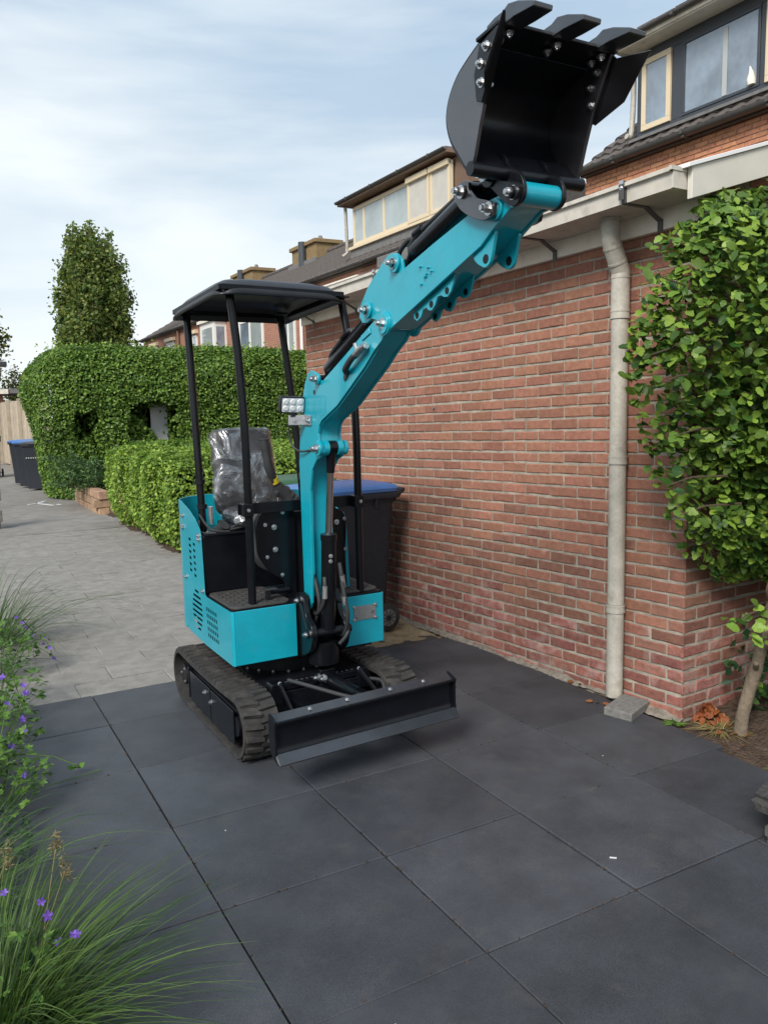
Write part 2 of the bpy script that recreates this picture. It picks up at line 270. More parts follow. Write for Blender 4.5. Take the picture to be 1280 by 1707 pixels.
class MB:
    def __init__(s): s.v = []; s.f = []
    def add(s, vs, fs):
        k = len(s.v); s.v += [tuple(p) for p in vs]; s.f += [tuple(i + k for i in f) for f in fs]; return s
    def box(s, x0, x1, y0, y1, z0, z1, mtx=None):
        vs = [Vector(p) for p in ((x0, y0, z0), (x1, y0, z0), (x1, y1, z0), (x0, y1, z0), (x0, y0, z1), (x1, y0, z1), (x1, y1, z1), (x0, y1, z1))]
        if mtx is not None: vs = [mtx @ p for p in vs]
        return s.add(vs, [(0, 3, 2, 1), (4, 5, 6, 7), (0, 1, 5, 4), (1, 2, 6, 5), (2, 3, 7, 6), (3, 0, 4, 7)])
    def bar(s, a, b, w, h, up=(0, 0, 1)):
        a, b = Vector(a), Vector(b); d = (b - a).normalized(); side = d.cross(Vector(up))
        if side.length < 1e-5: side = d.cross(Vector((1, 0, 0)))
        side.normalize(); u = side.cross(d).normalized(); side *= w / 2; u *= h / 2
        vs = [a - side - u, a + side - u, a + side + u, a - side + u, b - side - u, b + side - u, b + side + u, b - side + u]
        return s.add(vs, [(3, 2, 1, 0), (4, 5, 6, 7), (0, 1, 5, 4), (1, 2, 6, 5), (2, 3, 7, 6), (3, 0, 4, 7)])
    def tube(s, pts, r, n=12, cap=True):
        pts = [Vector(p) for p in pts]; rs = r if isinstance(r, (list, tuple)) else [r] * len(pts)
        rings = []; prev = None
        for i, p in enumerate(pts):
            d = (pts[min(i + 1, len(pts) - 1)] - pts[max(i - 1, 0)]).normalized()
            if prev is None:
                a = d.orthogonal().normalized()
            else:
                a = (prev - d * prev.dot(d)).normalized()
            prev = a; b = d.cross(a)
            rings.append([p + (a * math.cos(2 * math.pi * j / n) + b * math.sin(2 * math.pi * j / n)) * rs[i] for j in range(n)])
        vs = [q for ring in rings for q in ring]; fs = []
        for i in range(len(pts) - 1):
            for j in range(n):
                fs.append((i * n + j, i * n + (j + 1) % n, (i + 1) * n + (j + 1) % n, (i + 1) * n + j))
        if cap:
            fs.append(tuple(reversed(range(n)))); fs.append(tuple((len(pts) - 1) * n + j for j in range(n)))
        return s.add(vs, fs)
    def cyl(s, a, b, r, n=16): return s.tube([a, b], r, n)
    def prism(s, poly, t0, t1, axis='x'):
        """poly: 2d outline; extruded along axis from t0 to t1 ('x': poly is (y,z); 'y': (x,z); 'z': (x,y))"""
        area = sum(poly[i][0] * poly[(i + 1) % len(poly)][1] - poly[(i + 1) % len(poly)][0] * poly[i][1] for i in range(len(poly)))
        if area < 0: poly = poly[::-1]
        def P(p, t):
            return {'x': (t, p[0], p[1]), 'y': (p[0], t, p[1]), 'z': (p[0], p[1], t)}[axis]
        n = len(poly); vs = [P(p, t0) for p in poly] + [P(p, t1) for p in poly]
        flip = (axis == 'y') != (t1 < t0)
        fs = [tuple(reversed(range(n))), tuple(range(n, 2 * n))] + [(i, (i + 1) % n, n + (i + 1) % n, n + i) for i in range(n)]
        if flip: fs = [tuple(reversed(f)) for f in fs]
        return s.add(vs, fs)
    def strip(s, line, t, x0, x1):
        """a bent sheet: polyline (y,z) with thickness t to its left, extruded x0..x1"""
        n = len(line); nor = []
        for i in range(n):
            a = Vector(line[max(i - 1, 0)]); b = Vector(line[min(i + 1, n - 1)]); d = (b - a).normalized(); nor.append(Vector((-d.y, d.x)))
        off = [Vector(line[i]) + nor[i] * t for i in range(n)]
        vs = []
        for i in range(n):
            for (p, x) in ((line[i], x0), (line[i], x1), (off[i], x1), (off[i], x0)): vs.append((x, p[0], p[1]))
        fs = []
        for i in range(n - 1):
            a, b = i * 4, i * 4 + 4
            for k in range(4): fs.append((a + k, a + (k + 1) % 4, b + (k + 1) % 4, b + k))
        fs += [(3, 2, 1, 0), ((n - 1) * 4, (n - 1) * 4 + 1, (n - 1) * 4 + 2, (n - 1) * 4 + 3)]
        return s.add(vs, fs)
    def mesh(s, name, smooth=True, angle=38):
        me = bpy.data.meshes.new(name); me.from_pydata(s.v, [], s.f); me.validate()
        bm = bmesh.new(); bm.from_mesh(me); bmesh.ops.recalc_face_normals(bm, faces=bm.faces); bm.to_mesh(me); bm.free()
        if smooth and len(me.polygons):
            me.polygons.foreach_set('use_smooth', [True] * len(me.polygons)); me.set_sharp_from_angle(angle=R(angle))
        me.update(); return me
    def build(s, name, material, parent=None, bev=0.0, kind=None, smooth=True, seg=2):
        o = link(name, s.mesh(name, smooth), material, parent, kind)
        if bev:
            b = o.modifiers.new('bevel', 'BEVEL'); b.width = bev; b.segments = seg; b.limit_method = 'ANGLE'; b.angle_limit = R(32); b.harden_normals = True
        return o

def arc(cx, cy, r, a0, a1, n):
    return [(cx + r * math.cos(R(a0 + (a1 - a0) * i / n)), cy + r * math.sin(R(a0 + (a1 - a0) * i / n))) for i in range(n + 1)]
def rounded(poly, r, n=4):
    out_ = []; k = len(poly)
    for i in range(k):
        p = Vector(poly[i]); a = Vector(poly[i - 1]) - p; b = Vector(poly[(i + 1) % k]) - p
        rr = min(r, a.length * .45, b.length * .45); a.normalize(); b.normalize()
        p0, p1 = p + a * rr, p + b * rr
        for j in range(n + 1):
            t = j / n; out_.append(tuple((1 - t) ** 2 * p0 + 2 * t * (1 - t) * p + t * t * p1))
    return out_
def smooth_path(pts, n=6):
    pts = [Vector(p) for p in pts]; out_ = []
    for i in range(len(pts) - 1):
        p0 = pts[max(i - 1, 0)]; p1 = pts[i]; p2 = pts[i + 1]; p3 = pts[min(i + 2, len(pts) - 1)]
        for j in range(n):
            t = j / n
            out_.append(0.5 * ((2 * p1) + (p2 - p0) * t + (2 * p0 - 5 * p1 + 4 * p2 - p3) * t * t + (3 * p1 - p0 - 3 * p2 + p3) * t ** 3))
    return out_ + [pts[-1]]

# ---- leaves: arrays of small folded faces
def leaf_arrays(C, N, size, width=0.62, fold=0.10, aspect_jit=0.25, updir=None, rng=RNG):
    n = len(C); C = np.asarray(C, float); N = np.asarray(N, float)
    N = N / (np.linalg.norm(N, axis=1, keepdims=True) + 1e-9)
    t = rng.normal(size=(n, 3)) if updir is None else np.asarray(updir, float) + rng.normal(size=(n, 3)) * 0.45
    t -= N * (t * N).sum(1, keepdims=True); t /= np.linalg.norm(t, axis=1, keepdims=True) + 1e-9
    b = np.cross(N, t)
    s = (np.asarray(size) * (1 + rng.uniform(-aspect_jit, aspect_jit, n)))[:, None]
    w = s * width * rng.uniform(.8, 1.15, (n, 1))
    base = C - t * s * .5
    V = np.stack([base, C + b * w * .5 + N * s * fold, C + t * s * .5 - N * s * fold * .7, C - b * w * .5 + N * s * fold, C - N * s * fold * .3], 1).reshape(-1, 3)
    k = np.arange(n)[:, None] * 5
    F = np.concatenate([k + [0, 1, 4], k + [1, 2, 4], k + [2, 3, 4], k + [3, 0, 4]], 1).reshape(-1, 3)
    return V, F
def tri_mesh(name, V, F):
    me = bpy.data.meshes.new(name); me.vertices.add(len(V)); me.vertices.foreach_set('co', np.asarray(V, np.float32).ravel())
    me.loops.add(F.size); me.loops.foreach_set('vertex_index', F.astype(np.int32).ravel())
    me.polygons.add(len(F)); me.polygons.foreach_set('loop_start', np.arange(0, F.size, 3, dtype=np.int32))
    me.update(calc_edges=True); me.validate(); return me
def noise3(P, f, seed=0):
    """cheap smooth pseudo noise in about -1..1"""
    r = np.random.default_rng(seed); s = np.zeros(len(P))
    for i in range(5):
        k = r.normal(size=3) * f * (1 + .35 * i); s += np.sin(P @ k + r.uniform(0, 6.28)) / (1 + .4 * i)
    return s / 2.2

# hexagon bolt with washer, shared meshes, axis +Z
def bolt_mesh(name, r, h, washer=True, stud=True):
    mb = MB()
    if washer: mb.cyl((0, 0, 0), (0, 0, h * .18), r * 1.55, 14)
    mb.cyl((0, 0, h * .18), (0, 0, h * .72), r * 1.05, 6)
    mb.cyl((0, 0, h * .72), (0, 0, h), r * .62, 10)
    return mb.mesh(name, angle=30)
BOLT = bolt_mesh('hex_bolt', 0.0088, 0.015); BIG = bolt_mesh('pin_nut', 0.0132, 0.034); SMALL = bolt_mesh('button_bolt', 0.0062, 0.008)
for b_ in (BOLT, BIG, SMALL): b_.materials.append(M['zinc'])
def bolt(name, me, p, d, parent):
    q = Vector(d).to_track_quat('Z', 'Y').to_matrix().to_4x4()
    return link(name, me, None, parent, matrix=Matrix.Translation(Vector(p)) @ q)


# ================================================================== THE SETTING
# ---- ground, path, pavers, tiles
def sheet(name, pts, z, material, kind='structure'):
    mb = MB(); n = len(pts); mb.add([(x, y, z) for x, y in pts], [tuple(range(n))])
    return tag(mb.build(name, material), kind=kind)
sheet('ground', [(-250, -60), (250, -60), (250, 400), (-250, 400)], -0.06, M['soil'])
sheet('path_bed', [(-2.4, -4.2), (2.44, -4.2), (2.42, -0.3), (2.2, 3.9), (8.3, 3.9), (8.3, 8.8), (-2.4, 8.8)], -0.028, M['joint'])
far = sheet('path', [(-2.6, 8.76), (8.3, 8.76), (2.3, 14.5), (2.6, 26), (3.2, 60), (-1.6, 60), (-2.6, 26)], -0.004, M['path'])
paving = thing('paving', None, None, (0, 0, 0)); tag(paving, kind='structure')
def slab_mesh(name, lx, ly, h, ch, jit=0.0, seed=0):
    rg = random.Random(seed); mb = MB()
    def ring(ins, z, j):
        return [(sx * (lx / 2 - ins) + rg.uniform(-j, j), sy * (ly / 2 - ins) + rg.uniform(-j, j), z + rg.uniform(-j, j) * .25) for sx, sy in ((-1, -1), (0, -1), (1, -1), (1, 0), (1, 1), (0, 1), (-1, 1), (-1, 0))]
    a, b, c = ring(0, -h, 0), ring(0, -ch, jit), ring(ch, 0, jit); n = 8
    mb.add(a + b + c, [(i, (i + 1) % n, n + (i + 1) % n, n + i) for i in range(n)] + [(n + i, n + (i + 1) % n, 2 * n + (i + 1) % n, 2 * n + i) for i in range(n)] + [tuple(2 * n + i for i in range(n))])
    return mb.mesh(name, smooth=False)
TILE = 0.6
for i in range(-1, 4):
    for j in range(-6, 3):
        y0, y1 = j * TILE, (j + 1) * TILE
        x0, x1 = i * TILE, (i + 1) * TILE
        if j == 2: y1 = 1.712
        if i == 3: x1 = 2.385 if j >= -1 else 2.33
        if i == 3 and j == 2: y1 = 1.60
        g = 0.0065 if (i != 3) else 0.004
        key = 'paving_tile'
        me = slab_mesh(key, x1 - x0 - g, y1 - y0 - 0.0045, .04, .0028, 0.0007, i * 31 + j)
        me.materials.append(M['slab'])
        o = link(key, me, None, paving, matrix=Matrix.Translation(((x0 + x1) / 2 + random.uniform(-.0015, .0015), (y0 + y1) / 2 + random.uniform(-.001, .001), random.uniform(-.0018, .0012))) @ rotmat(random.uniform(-.002, .002), random.uniform(-.002, .002), random.uniform(-.0012, .0012)))
# grey pavers beyond the tiles, in running bond
pv = thing('paver_field', None, None, (0, 0, 0)); tag(pv, kind='structure')
PV = [slab_mesh('paver', .519, .2565, .03, .004, .0035, k) for k in range(6)]
PVH = [slab_mesh('paver_half', .255, .252, .04, .007, .005, 50 + k) for k in range(3)]
for me in PV + PVH: me.materials.append(M['paver'])
y = 1.718 + .13; row = 0
pcount = 0
while y < 8.7:
    off = (0.26 if row % 2 else 0.0) + random.uniform(-.03, .03)
    xmax = 2.15 if y < 3.8 else (4.6 if y < 5.8 else 1.8)
    x = -1.9 + off
    while x < xmax:
        me = random.choice(PV)
        if x > 1.35 and y < 2.3: x += .522; continue
        if pcount < 300 or True:
            link('paver', me, None, pv, matrix=Matrix.Translation((x, y, -.004 + random.uniform(-.0025, .002))) @ rotmat(random.uniform(-.006, .006), random.uniform(-.006, .006), random.uniform(-.008, .008) + (math.pi if random.random() < .5 else 0)))
            pcount += 1
        x += .522
    y += .2605; row += 1

# soil bed at the foot of the garage end wall and the left flower bed, uneven
def mound(name, outline_fn, nx, ny, x0, x1, y0, y1, h, material, seed):
    xs = np.linspace(x0, x1, nx); ys = np.linspace(y0, y1, ny)
    X, Y = np.meshgrid(xs, ys); P = np.stack([X.ravel(), Y.ravel(), np.zeros(X.size)], 1)
    d = np.array([outline_fn(a, b) for a, b in P[:, :2]])
    P[:, 2] = -0.03 + np.clip(d * 3, 0, 1) * h + noise3(P, 14, seed) * .012 * np.clip(d * 5, 0, 1) + noise3(P, 40, seed + 1) * .006 * np.clip(d * 5, 0, 1)
    F = []
    for j in range(ny - 1):
        for i in range(nx - 1):
            a = j * nx + i; F += [(a, a + 1, a + nx + 1), (a, a + nx + 1, a + nx)]
    me = tri_mesh(name, P, np.array(F)); me.materials.append(material); me.polygons.foreach_set('use_smooth', [True] * len(me.polygons))
    return tag(link(name, me), kind='structure')
mound('soil_bed', lambda x, y: min(x - (2.37 + .55 * max(0, min(1, (-y - .62) * -1.0)) * 0 - .12 * max(0, (-y - .62))), -.28 - y + .6, y + 2.2, 5), 60, 60, 2.2, 4.4, -2.2, .4, .05, M['soil'], 3)
mound('flower_bed', lambda x, y: min(-.50 + .06 * math.sin(y * 1.7) - x + (.08 * max(0, y - 2.5)), 5), 50, 90, -3.2, .3, -4.5, 8.5, .05, M['soil'], 5)
mound('sand_patch', lambda x, y: min(y - 1.70, x - 1.2, 5), 60, 40, 1.15, 2.5, 1.62, 2.6, .024, M['sand'], 8)

mound('hedge_soil', lambda x, y: min(x - 1.50 + .05 * math.sin(y * 3), y - 5.75 + .05 * math.sin(x * 4), 5), 50, 60, 1.3, 5.4, 5.6, 10.6, .045, M['soil'], 9)
# ---- bricks
def brick_meshes(name, l, h, d, n, material, ch=.004, jit=.0028, seed=0):
    res = []
    for k in range(n):
        rg = random.Random(seed * 100 + k); mb = MB()
        # local: x along the wall, y = outward depth (front at y=0, back at y=+d), z up; front outline of 8 points with worn edges
        def ring(ins, yy, j):
            return [(sx * (l / 2 - ins) + rg.uniform(-j, j), yy + rg.uniform(-j, j) * .3, sz * (h / 2 - ins) + rg.uniform(-j, j)) for sx, sz in ((-1, -1), (-.33, -1), (.35, -1), (1, -1), (1, 1), (.33, 1), (-.35, 1), (-1, 1))]
        a, b, c = ring(0, d, 0), ring(0, ch, jit), ring(ch, 0, jit); m_ = 8
        mb.add(a + b + c, [(i, (i + 1) % m_, m_ + (i + 1) % m_, m_ + i) for i in range(m_)] + [(m_ + i, m_ + (i + 1) % m_, 2 * m_ + (i + 1) % m_, 2 * m_ + i) for i in range(m_)] + [tuple(2 * m_ + i for i in range(m_))])
        me = mb.mesh(name, smooth=False); me.materials.append(material); res.append(me)
    return res
TH = R(3.2)
WO = Vector((2.46, -0.295, 0)); WD = Vector((-math.sin(TH), math.cos(TH), 0)); WN = Vector((math.cos(TH), math.sin(TH), 0))
SAG = .024   # the courses fall slightly along the wall
def wall_matrix(s, z, face='side', out=0.0):
    """side wall: s metres from the near corner along the wall; end wall: s metres from that corner going away to the right"""
    if face == 'side':
        ax, ay, p = -WD, WN, WO + WD * s - WN * out
    else:
        ax, ay, p = WN, WD, WO + WN * s - WD * out
    mm = Matrix.Identity(4)
    for i in range(3): mm[i][0] = ax[i]; mm[i][1] = ay[i]; mm[i][2] = (0, 0, 1)[i]
    mm.translation = p + Vector((0, 0, z - (SAG * s if face == 'side' else 0))); return mm @ (rotmat(0, R(-1.375), 0) if face == 'side' else Matrix.Identity(4))

garage = thing('brick_garage', 'low red brick garage with a grey gutter along the driveway', 'garage', tuple(WO))
GL, GH, COURSE, BM = 3.94, 2.41, 0.0634, 0.2075
def wall_quad(mb, mat4, s0, s1, z0, z1, d0, d1, sign):
    pass
mb = MB()
def wbox(mb, s0, s1, d0, d1, z0, z1):
    """box in wall coordinates: s along the wall from the near corner, d inward from its face"""
    P = lambda s, d, z: WO + WD * s + WN * d + Vector((0, 0, z - SAG * s))
    vs = [P(s0, d0, z0), P(s1, d0, z0), P(s1, d1, z0), P(s0, d1, z0), P(s0, d0, z1), P(s1, d0, z1), P(s1, d1, z1), P(s0, d1, z1)]
    return mb.add(vs, [(0, 3, 2, 1), (4, 5, 6, 7), (0, 1, 5, 4), (1, 2, 6, 5), (2, 3, 7, 6), (3, 0, 4, 7)])
wbox(mb, .004, GL - .004, .0045, 4.5, -.1, GH)
P = lambda s, d, z: tuple(WO + WD * s + WN * d + Vector((0, 0, z - SAG * max(s, 0))))
k = len(mb.v)   # gable slope above the end wall
mb.add([P(.0045, .0045, GH), P(.0045, 4.5, GH), P(.0045, 4.5, GH + 1.47), P(.0045, .0045, GH + .13), P(.12, .008, GH), P(.12, 4.5, GH), P(.12, 4.5, GH + 1.47), P(.12, .008, GH + .13)],
       [(0, 1, 2, 3), (7, 6, 5, 4), (0, 4, 5, 1), (1, 5, 6, 2), (2, 6, 7, 3), (3, 7, 4, 0)])
mb.build('mortar_core', M['mortar'], garage, smooth=False)
BR = {}
for key, l in (('full', .1965), ('half', .093), ('three', .145), ('small', .06)):
    BR[key] = (brick_meshes('brick', l, .0500, .010, 6, M['brick'], ch=.0035, jit=.0030, seed=len(BR)), brick_meshes('brick', l, .0500, .010, 6, M['brick_low'], ch=.005, jit=.0038, seed=10 + len(BR)), brick_meshes('brick', l, .0500, .010, 6, M['brick_brown'], ch=.0045, jit=.0034, seed=40 + len(BR)))
bricks = []
rb = random.Random(4)
for c in range(int(GH / COURSE) + 1):
    z = c * COURSE + .030
    if z > GH: break
    s = 0.0; odd = c % 2
    seq = []
    s = .0
    seq.append(('half' if odd else 'full'))
    while True:
        key = seq[-1] if seq else 'full'
        break
    s = 0.0; first = True
    while s < GL - .05:
        if first: key = 'half' if odd else 'full'; first = False
        elif 2.28 < s < 2.50 and not odd: key = 'half'
        elif 2.40 < s < 2.56 and odd: key = 'small'
        else: key = 'full'
        l = {'full': .1965, 'half': .093, 'three': .145, 'small': .06}[key]
        if s + l > GL: 
            key = 'half' if GL - s > .09 else 'small'; l = .093 if key == 'half' else .06
            if s + l > GL + .02: break
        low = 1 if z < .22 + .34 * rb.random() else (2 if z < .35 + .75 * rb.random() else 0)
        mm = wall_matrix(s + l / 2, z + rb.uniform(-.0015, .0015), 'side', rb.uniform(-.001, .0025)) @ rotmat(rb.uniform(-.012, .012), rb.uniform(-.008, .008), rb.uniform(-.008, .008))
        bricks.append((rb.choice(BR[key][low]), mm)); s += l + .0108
    # end wall
    s = 0.0 ; first = True
    while s < 1.6:
        if first: key = 'full' if odd else 'half'; first = False
        else: key = 'full'
        l = {'full': .1965, 'half': .093}[key]
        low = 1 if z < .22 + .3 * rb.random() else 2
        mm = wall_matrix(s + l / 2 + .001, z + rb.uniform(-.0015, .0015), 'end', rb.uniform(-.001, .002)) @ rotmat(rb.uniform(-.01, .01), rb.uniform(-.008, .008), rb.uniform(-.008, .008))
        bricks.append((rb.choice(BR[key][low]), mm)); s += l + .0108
for c in range(38, 60):     # gable courses below the verge board
    z = c * COURSE + .030; odd = c % 2
    if z > 3.0: break
    if z <= GH: continue
    s = 0.0 if odd else -.1035
    while s < 1.7:
        if s + .10 > (z + .026 - 2.55) / .2978 and s >= 0: bricks.append((rb.choice(BR['full'][0]), wall_matrix(s + .1, z, 'end', rb.uniform(-.001, .002))))
        s += .2073
def proj_size(p):
    d = Vector(p) - cam.matrix_world.translation; zc = d.dot(f_)
    if zc < .2: return -1
    xx = d.dot(r_) / zc; yy = d.dot(u_) / zc
    if abs(xx) > .49 or abs(yy) > .65: return -1
    return 1 / zc
def visible_rank(mm, nrm):
    p = mm.translation; d = Vector(p) - cam.matrix_world.translation
    return proj_size(p) * abs(d.normalized().dot(nrm))
def split_pieces(name, pieces, parent, rank, limit=300, material=None):
    """the pieces that show largest become parts of their own, the rest one joined part"""
    order = sorted(range(len(pieces)), key=lambda i: -rank(pieces[i][1]))
    for i in order[:limit]: link(name, pieces[i][0], None, parent, matrix=pieces[i][1])
    rest = order[limit:]
    if not rest: return
    v, f, k = [], [], 0; mats = []
    midx = []
    for i in rest:
        me, mm = pieces[i]
        if me.materials[0] not in mats: mats.append(me.materials[0])
        v += [tuple(mm @ q.co) for q in me.vertices]
        for p_ in me.polygons: f.append(tuple(q + k for q in p_.vertices)); midx.append(mats.index(me.materials[0]))
        k += len(me.vertices)
    me = bpy.data.meshes.new(name + 'work'); me.from_pydata(v, [], f)
    for q in mats: me.materials.append(q)
    me.polygons.foreach_set('material_index', midx); me.update()
    link({'brick': 'brickwork', 'leaf': 'leaves', 'roof_tile': 'roof_tiling'}[name], me, None, parent, 'stuff')
def brick_rank(mm):
    p = mm.translation
    n = WN if abs((p - WO).dot(WN)) < .02 else WD
    hid = .35 if (n is WD and p.z > .75) else 1.0
    return visible_rank(mm, n) * hid
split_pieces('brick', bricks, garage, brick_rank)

# fascia, gutter, brackets, verge board
mb = MB(); wbox(mb, -.048, GL, -.035, .005, 2.392, 2.60); mb.build('fascia_board', M['white'], garage, bev=.004)
mb = MB()
ZB, DF, HG = 2.492, -.285, .066
gx = [(-.037, ZB), (DF, ZB), (DF - .004, ZB + HG), (DF - .020, ZB + HG + .003), (DF - .020, ZB + HG + .021), (DF + .006, ZB + HG + .021), (DF + .010, ZB + .012), (-.05, ZB + .012), (-.045, ZB + .12), (-.037, ZB + .12)]
vs = []
for s in (-.100, GL + .02):
    vs += [P(s, d, z - (SAG * .4 * max(s, 0))) for d, z in gx]
n = len(gx); mb.add(vs, [(i, (i + 1) % n, n + (i + 1) % n, n + i) for i in range(n)])
wbox(mb, -.108, -.098, DF - .004, -.04, ZB - .002, ZB + HG + .004); wbox(mb, -.112, -.095, DF - .022, -.04, ZB + HG + .004, ZB + HG + .022); wbox(mb, GL + .01, GL + .022, DF, -.04, ZB - .05, ZB + HG)
mb.build('gutter', M['gutter'], garage, smooth=False)
for s in (.16, .86, 1.55, 2.3, 3.0, 3.7):
    zb = ZB - SAG * .4 * s - .001
    mb = MB()
    mb.bar(P(s, DF - .025, zb + .01), P(s, DF - .025, zb + HG + .026), .030, .003, WN)
    mb.bar(P(s, DF - .024, zb + HG + .024), P(s, DF + .02, zb + HG + .024), .030, .003)
    mb.bar(P(s, DF - .006, zb - .002), P(s, DF - .006, zb + HG), .028, .003, WN)
    mb.bar(P(s, DF - .004, zb - .003), P(s, -.14, zb - .004), .028, .005)
    mb.bar(P(s, -.14, zb - .004), P(s, -.040, zb - .055), .028, .006)
    mb.bar(P(s, -.039, zb - .05), P(s, -.039, zb - .105), .028, .006, WN)
    br_o = mb.build('gutter_bracket', M['darkgutter'], garage, smooth=False)
    bolt('screw', SMALL, P(s, DF - .027, zb + HG - .004), -WN, br_o)
    mb = MB(); mb.bar(P(s, DF - .026, zb + HG + .012), P(s, DF - .026, zb + HG + .028), .026, .004, WN); mb.build('bracket_clip', M['galv'], br_o, smooth=False)
def verge(d0, d1, s0, s1, zlo, zhi):
    mb = MB(); vs = []
    for d_ in (d0, d1):
        a, b = zlo(d_), zhi(d_)
        vs += [P(s0, d_, a), P(s1, d_, a), P(s1, d_, b), P(s0, d_, b)]
    return mb.add(vs, [(0, 1, 2, 3), (7, 6, 5, 4), (0, 4, 5, 1), (1, 5, 6, 2), (2, 6, 7, 3), (3, 7, 4, 0)])
zl = lambda d_: 2.457 + .2978 * (d_ + .180)
zh = lambda d_: 2.584 + .2978 * (d_ + .200) + .035 * max(0, min(1, (d_ + .2) / .6))
verge(-.205, 4.4, -.140, -.114, zl, zh).build('verge_board', M['verge'], garage, bev=.003)
verge(-.24, 4.4, -.150, -.02, lambda d_: zh(d_) + .002, lambda d_: zh(d_) + .020).build('verge_trim', M['flash'], garage, bev=.002)
verge(-.05, 4.4, -.018, GL, lambda d_: zh(d_) - .03, lambda d_: zh(d_) + .012).build('roof', M['lead'], garage)
for d_ in (.40, 1.1):
    bolt('screw', SMALL, P(-.141, d_, zl(d_) + .10), WD * -1, garage)
# downpipe in sections, with collars and an offset bend
pc = lambda s, z, d=-.052: P(s, d, z + SAG * s)
S0 = .385
sec = [(S0, .03, .52), (S0, .50, 1.30), (S0, 1.28, 2.02)]
for i, (s, a, b) in enumerate(sec):
    MB().tube([pc(s, a), pc(s, b)], .0435, 24).build('downpipe', M['pipe'], garage)
for z in (.51, 1.29, 2.02):
    mb = MB(); mb.tube([pc(S0, z - .022), pc(S0, z + .022)],   .0470, 24); mb.tube([pc(S0, z + .012), pc(S0, z + .022)], .0490, 24); mb.tube([pc(S0, z - .022), pc(S0, z - .012)], .0490, 24)
    mb.build('pipe_collar', M['pipe'], garage)
MB().tube(smooth_path([pc(S0, 2.00), pc(S0, 2.20), pc(S0, 2.235, -.056), pc(S0, 2.35, -.115), pc(S0, 2.40, -.128), pc(S0, 2.485, -.130)], 4), .0465, 24).build('pipe_elbow', M['pipe'], garage)
for (pa, pb) in ((pc(S0, 2.195), pc(S0, 2.205)), (pc(S0, 2.268, -.074), pc(S0, 2.277, -.079)), (pc(S0, 2.338, -.110), pc(S0, 2.347, -.114))):
    MB().tube([pa, pb], .0485, 24).build('pipe_collar', M['pipe'], garage)
MB().tube([pc(S0, 2.462, -.13), pc(S0, 2.490, -.13)], .053, 24).build('pipe_socket', M['pipe'], garage)
mb = MB()
for z in (.51, 2.02): mb.bar(pc(S0, z, -.05), pc(S0, z, .01), .02, .012)
mb.build('pipe_clip', M['lead'], garage)
nn_ = 160; V, F = [], []; rr_ = np.random.default_rng(6)
ss_ = np.linspace(-.01, GL, nn_); w_ = .020 + .012 * np.sin(ss_ * 9) * np.sin(ss_ * 3.1) + rr_.normal(size=nn_) * .004; h_ = .018 + .012 * np.sin(ss_ * 5 + 1) * np.sin(ss_ * 13) + rr_.normal(size=nn_) * .004
for i_ in range(nn_):
    V += [P(ss_[i_], .006, max(.004, h_[i_]) + SAG * ss_[i_]), P(ss_[i_], -max(.004, w_[i_]) * .6, max(.003, h_[i_] * .55) + SAG * ss_[i_]), P(ss_[i_], -max(.006, w_[i_]) * 1.6, -.004 + SAG * ss_[i_])]
for i_ in range(nn_ - 1):
    a_ = i_ * 3
    for q_ in (0, 1): F += [(a_ + q_, a_ + q_ + 1, a_ + q_ + 4), (a_ + q_, a_ + q_ + 4, a_ + q_ + 3)]
me = tri_mesh('cement_fillet', np.array(V), np.array(F)); me.materials.append(M['fillet']); link('cement_fillet', me, None, garage)
for (s, z) in ((2.05, 1.62), (2.72, .34)):
    MB().cyl(P(s, -.012, z), P(s, .01, z), .009, 12).build('wall_plug', M['block'], garage)
mb = MB(); mb.box(-.115, .115, -.075, .075, 0, .045, Matrix.Translation((2.330, -.060, .0)) @ rotmat(.03, -.02, R(20)))
o = mb.build('concrete_block', M['block'], None, bev=.006); tag(o, 'grey concrete block lying at the foot of the downpipe', 'block')

# ================================================================== HOUSES
def house_window(parent, y0, y1, z0, z1, xf, frame, glass, mull=(), fw=.06, depth=.07, sill=None, sash=()):
    """window in a wall facing -x at x = xf: frame bars, panes, mullions as separate parts"""
    mb = MB(); xa, xb = xf - .03, xf + depth
    mb.box(xa, xb, y0, y1, z0, z0 + fw); mb.box(xa, xb, y0, y1, z1 - fw, z1)
    mb.box(xa + .001, xb, y0, y0 + fw, z0 + fw, z1 - fw); mb.box(xa + .001, xb, y1 - fw, y1, z0 + fw, z1 - fw)
    for q in mull: mb.box(xa + .002, xb, q - fw * .5, q + fw * .5, z0 + fw, z1 - fw)
    w = mb.build('window', frame, parent, bev=.005, smooth=False)
    ed = [y0 + fw] + sorted(mull) + [y1 - fw]
    for i in range(len(ed) - 1):
        a, b = ed[i] + (fw * .5 if i else 0), ed[i + 1] - (fw * .5 if i < len(ed) - 2 else 0)
        g = glass[i % len(glass)] if isinstance(glass, (list, tuple)) else glass
        MB().box(xf - .012, xf - .008, a, b, z0 + fw, z1 - fw).build('pane', g, w, smooth=False)
    if sill:
        MB().box(xf - .11, xf + .02, y0 - .05, y1 + .05, z0 - .07, z0 - .005).build('sill', sill, w, bev=.006)
    return w
def tile_mesh(name, w, l, amp, material, nx=7):
    """one interlocking roof tile: a double wave across, lying in local xy, up-slope along +y"""
    mb = MB(); vs = []
    for j, (yy, dz) in enumerate(((-l / 2, .010), (-l / 2 + .002, .042), (l / 2, .0))):
        for i in range(nx):
            t = i / (nx - 1); vs.append(((t - .5) * w, yy, dz + amp * (math.sin(t * 2 * math.pi * 1.0 - .6))))
    fs = [(j * nx + i, j * nx + i + 1, (j + 1) * nx + i + 1, (j + 1) * nx + i) for j in range(2) for i in range(nx - 1)]
    mb.add(vs, fs); me = mb.mesh(name, angle=30); me.materials.append(material); return me
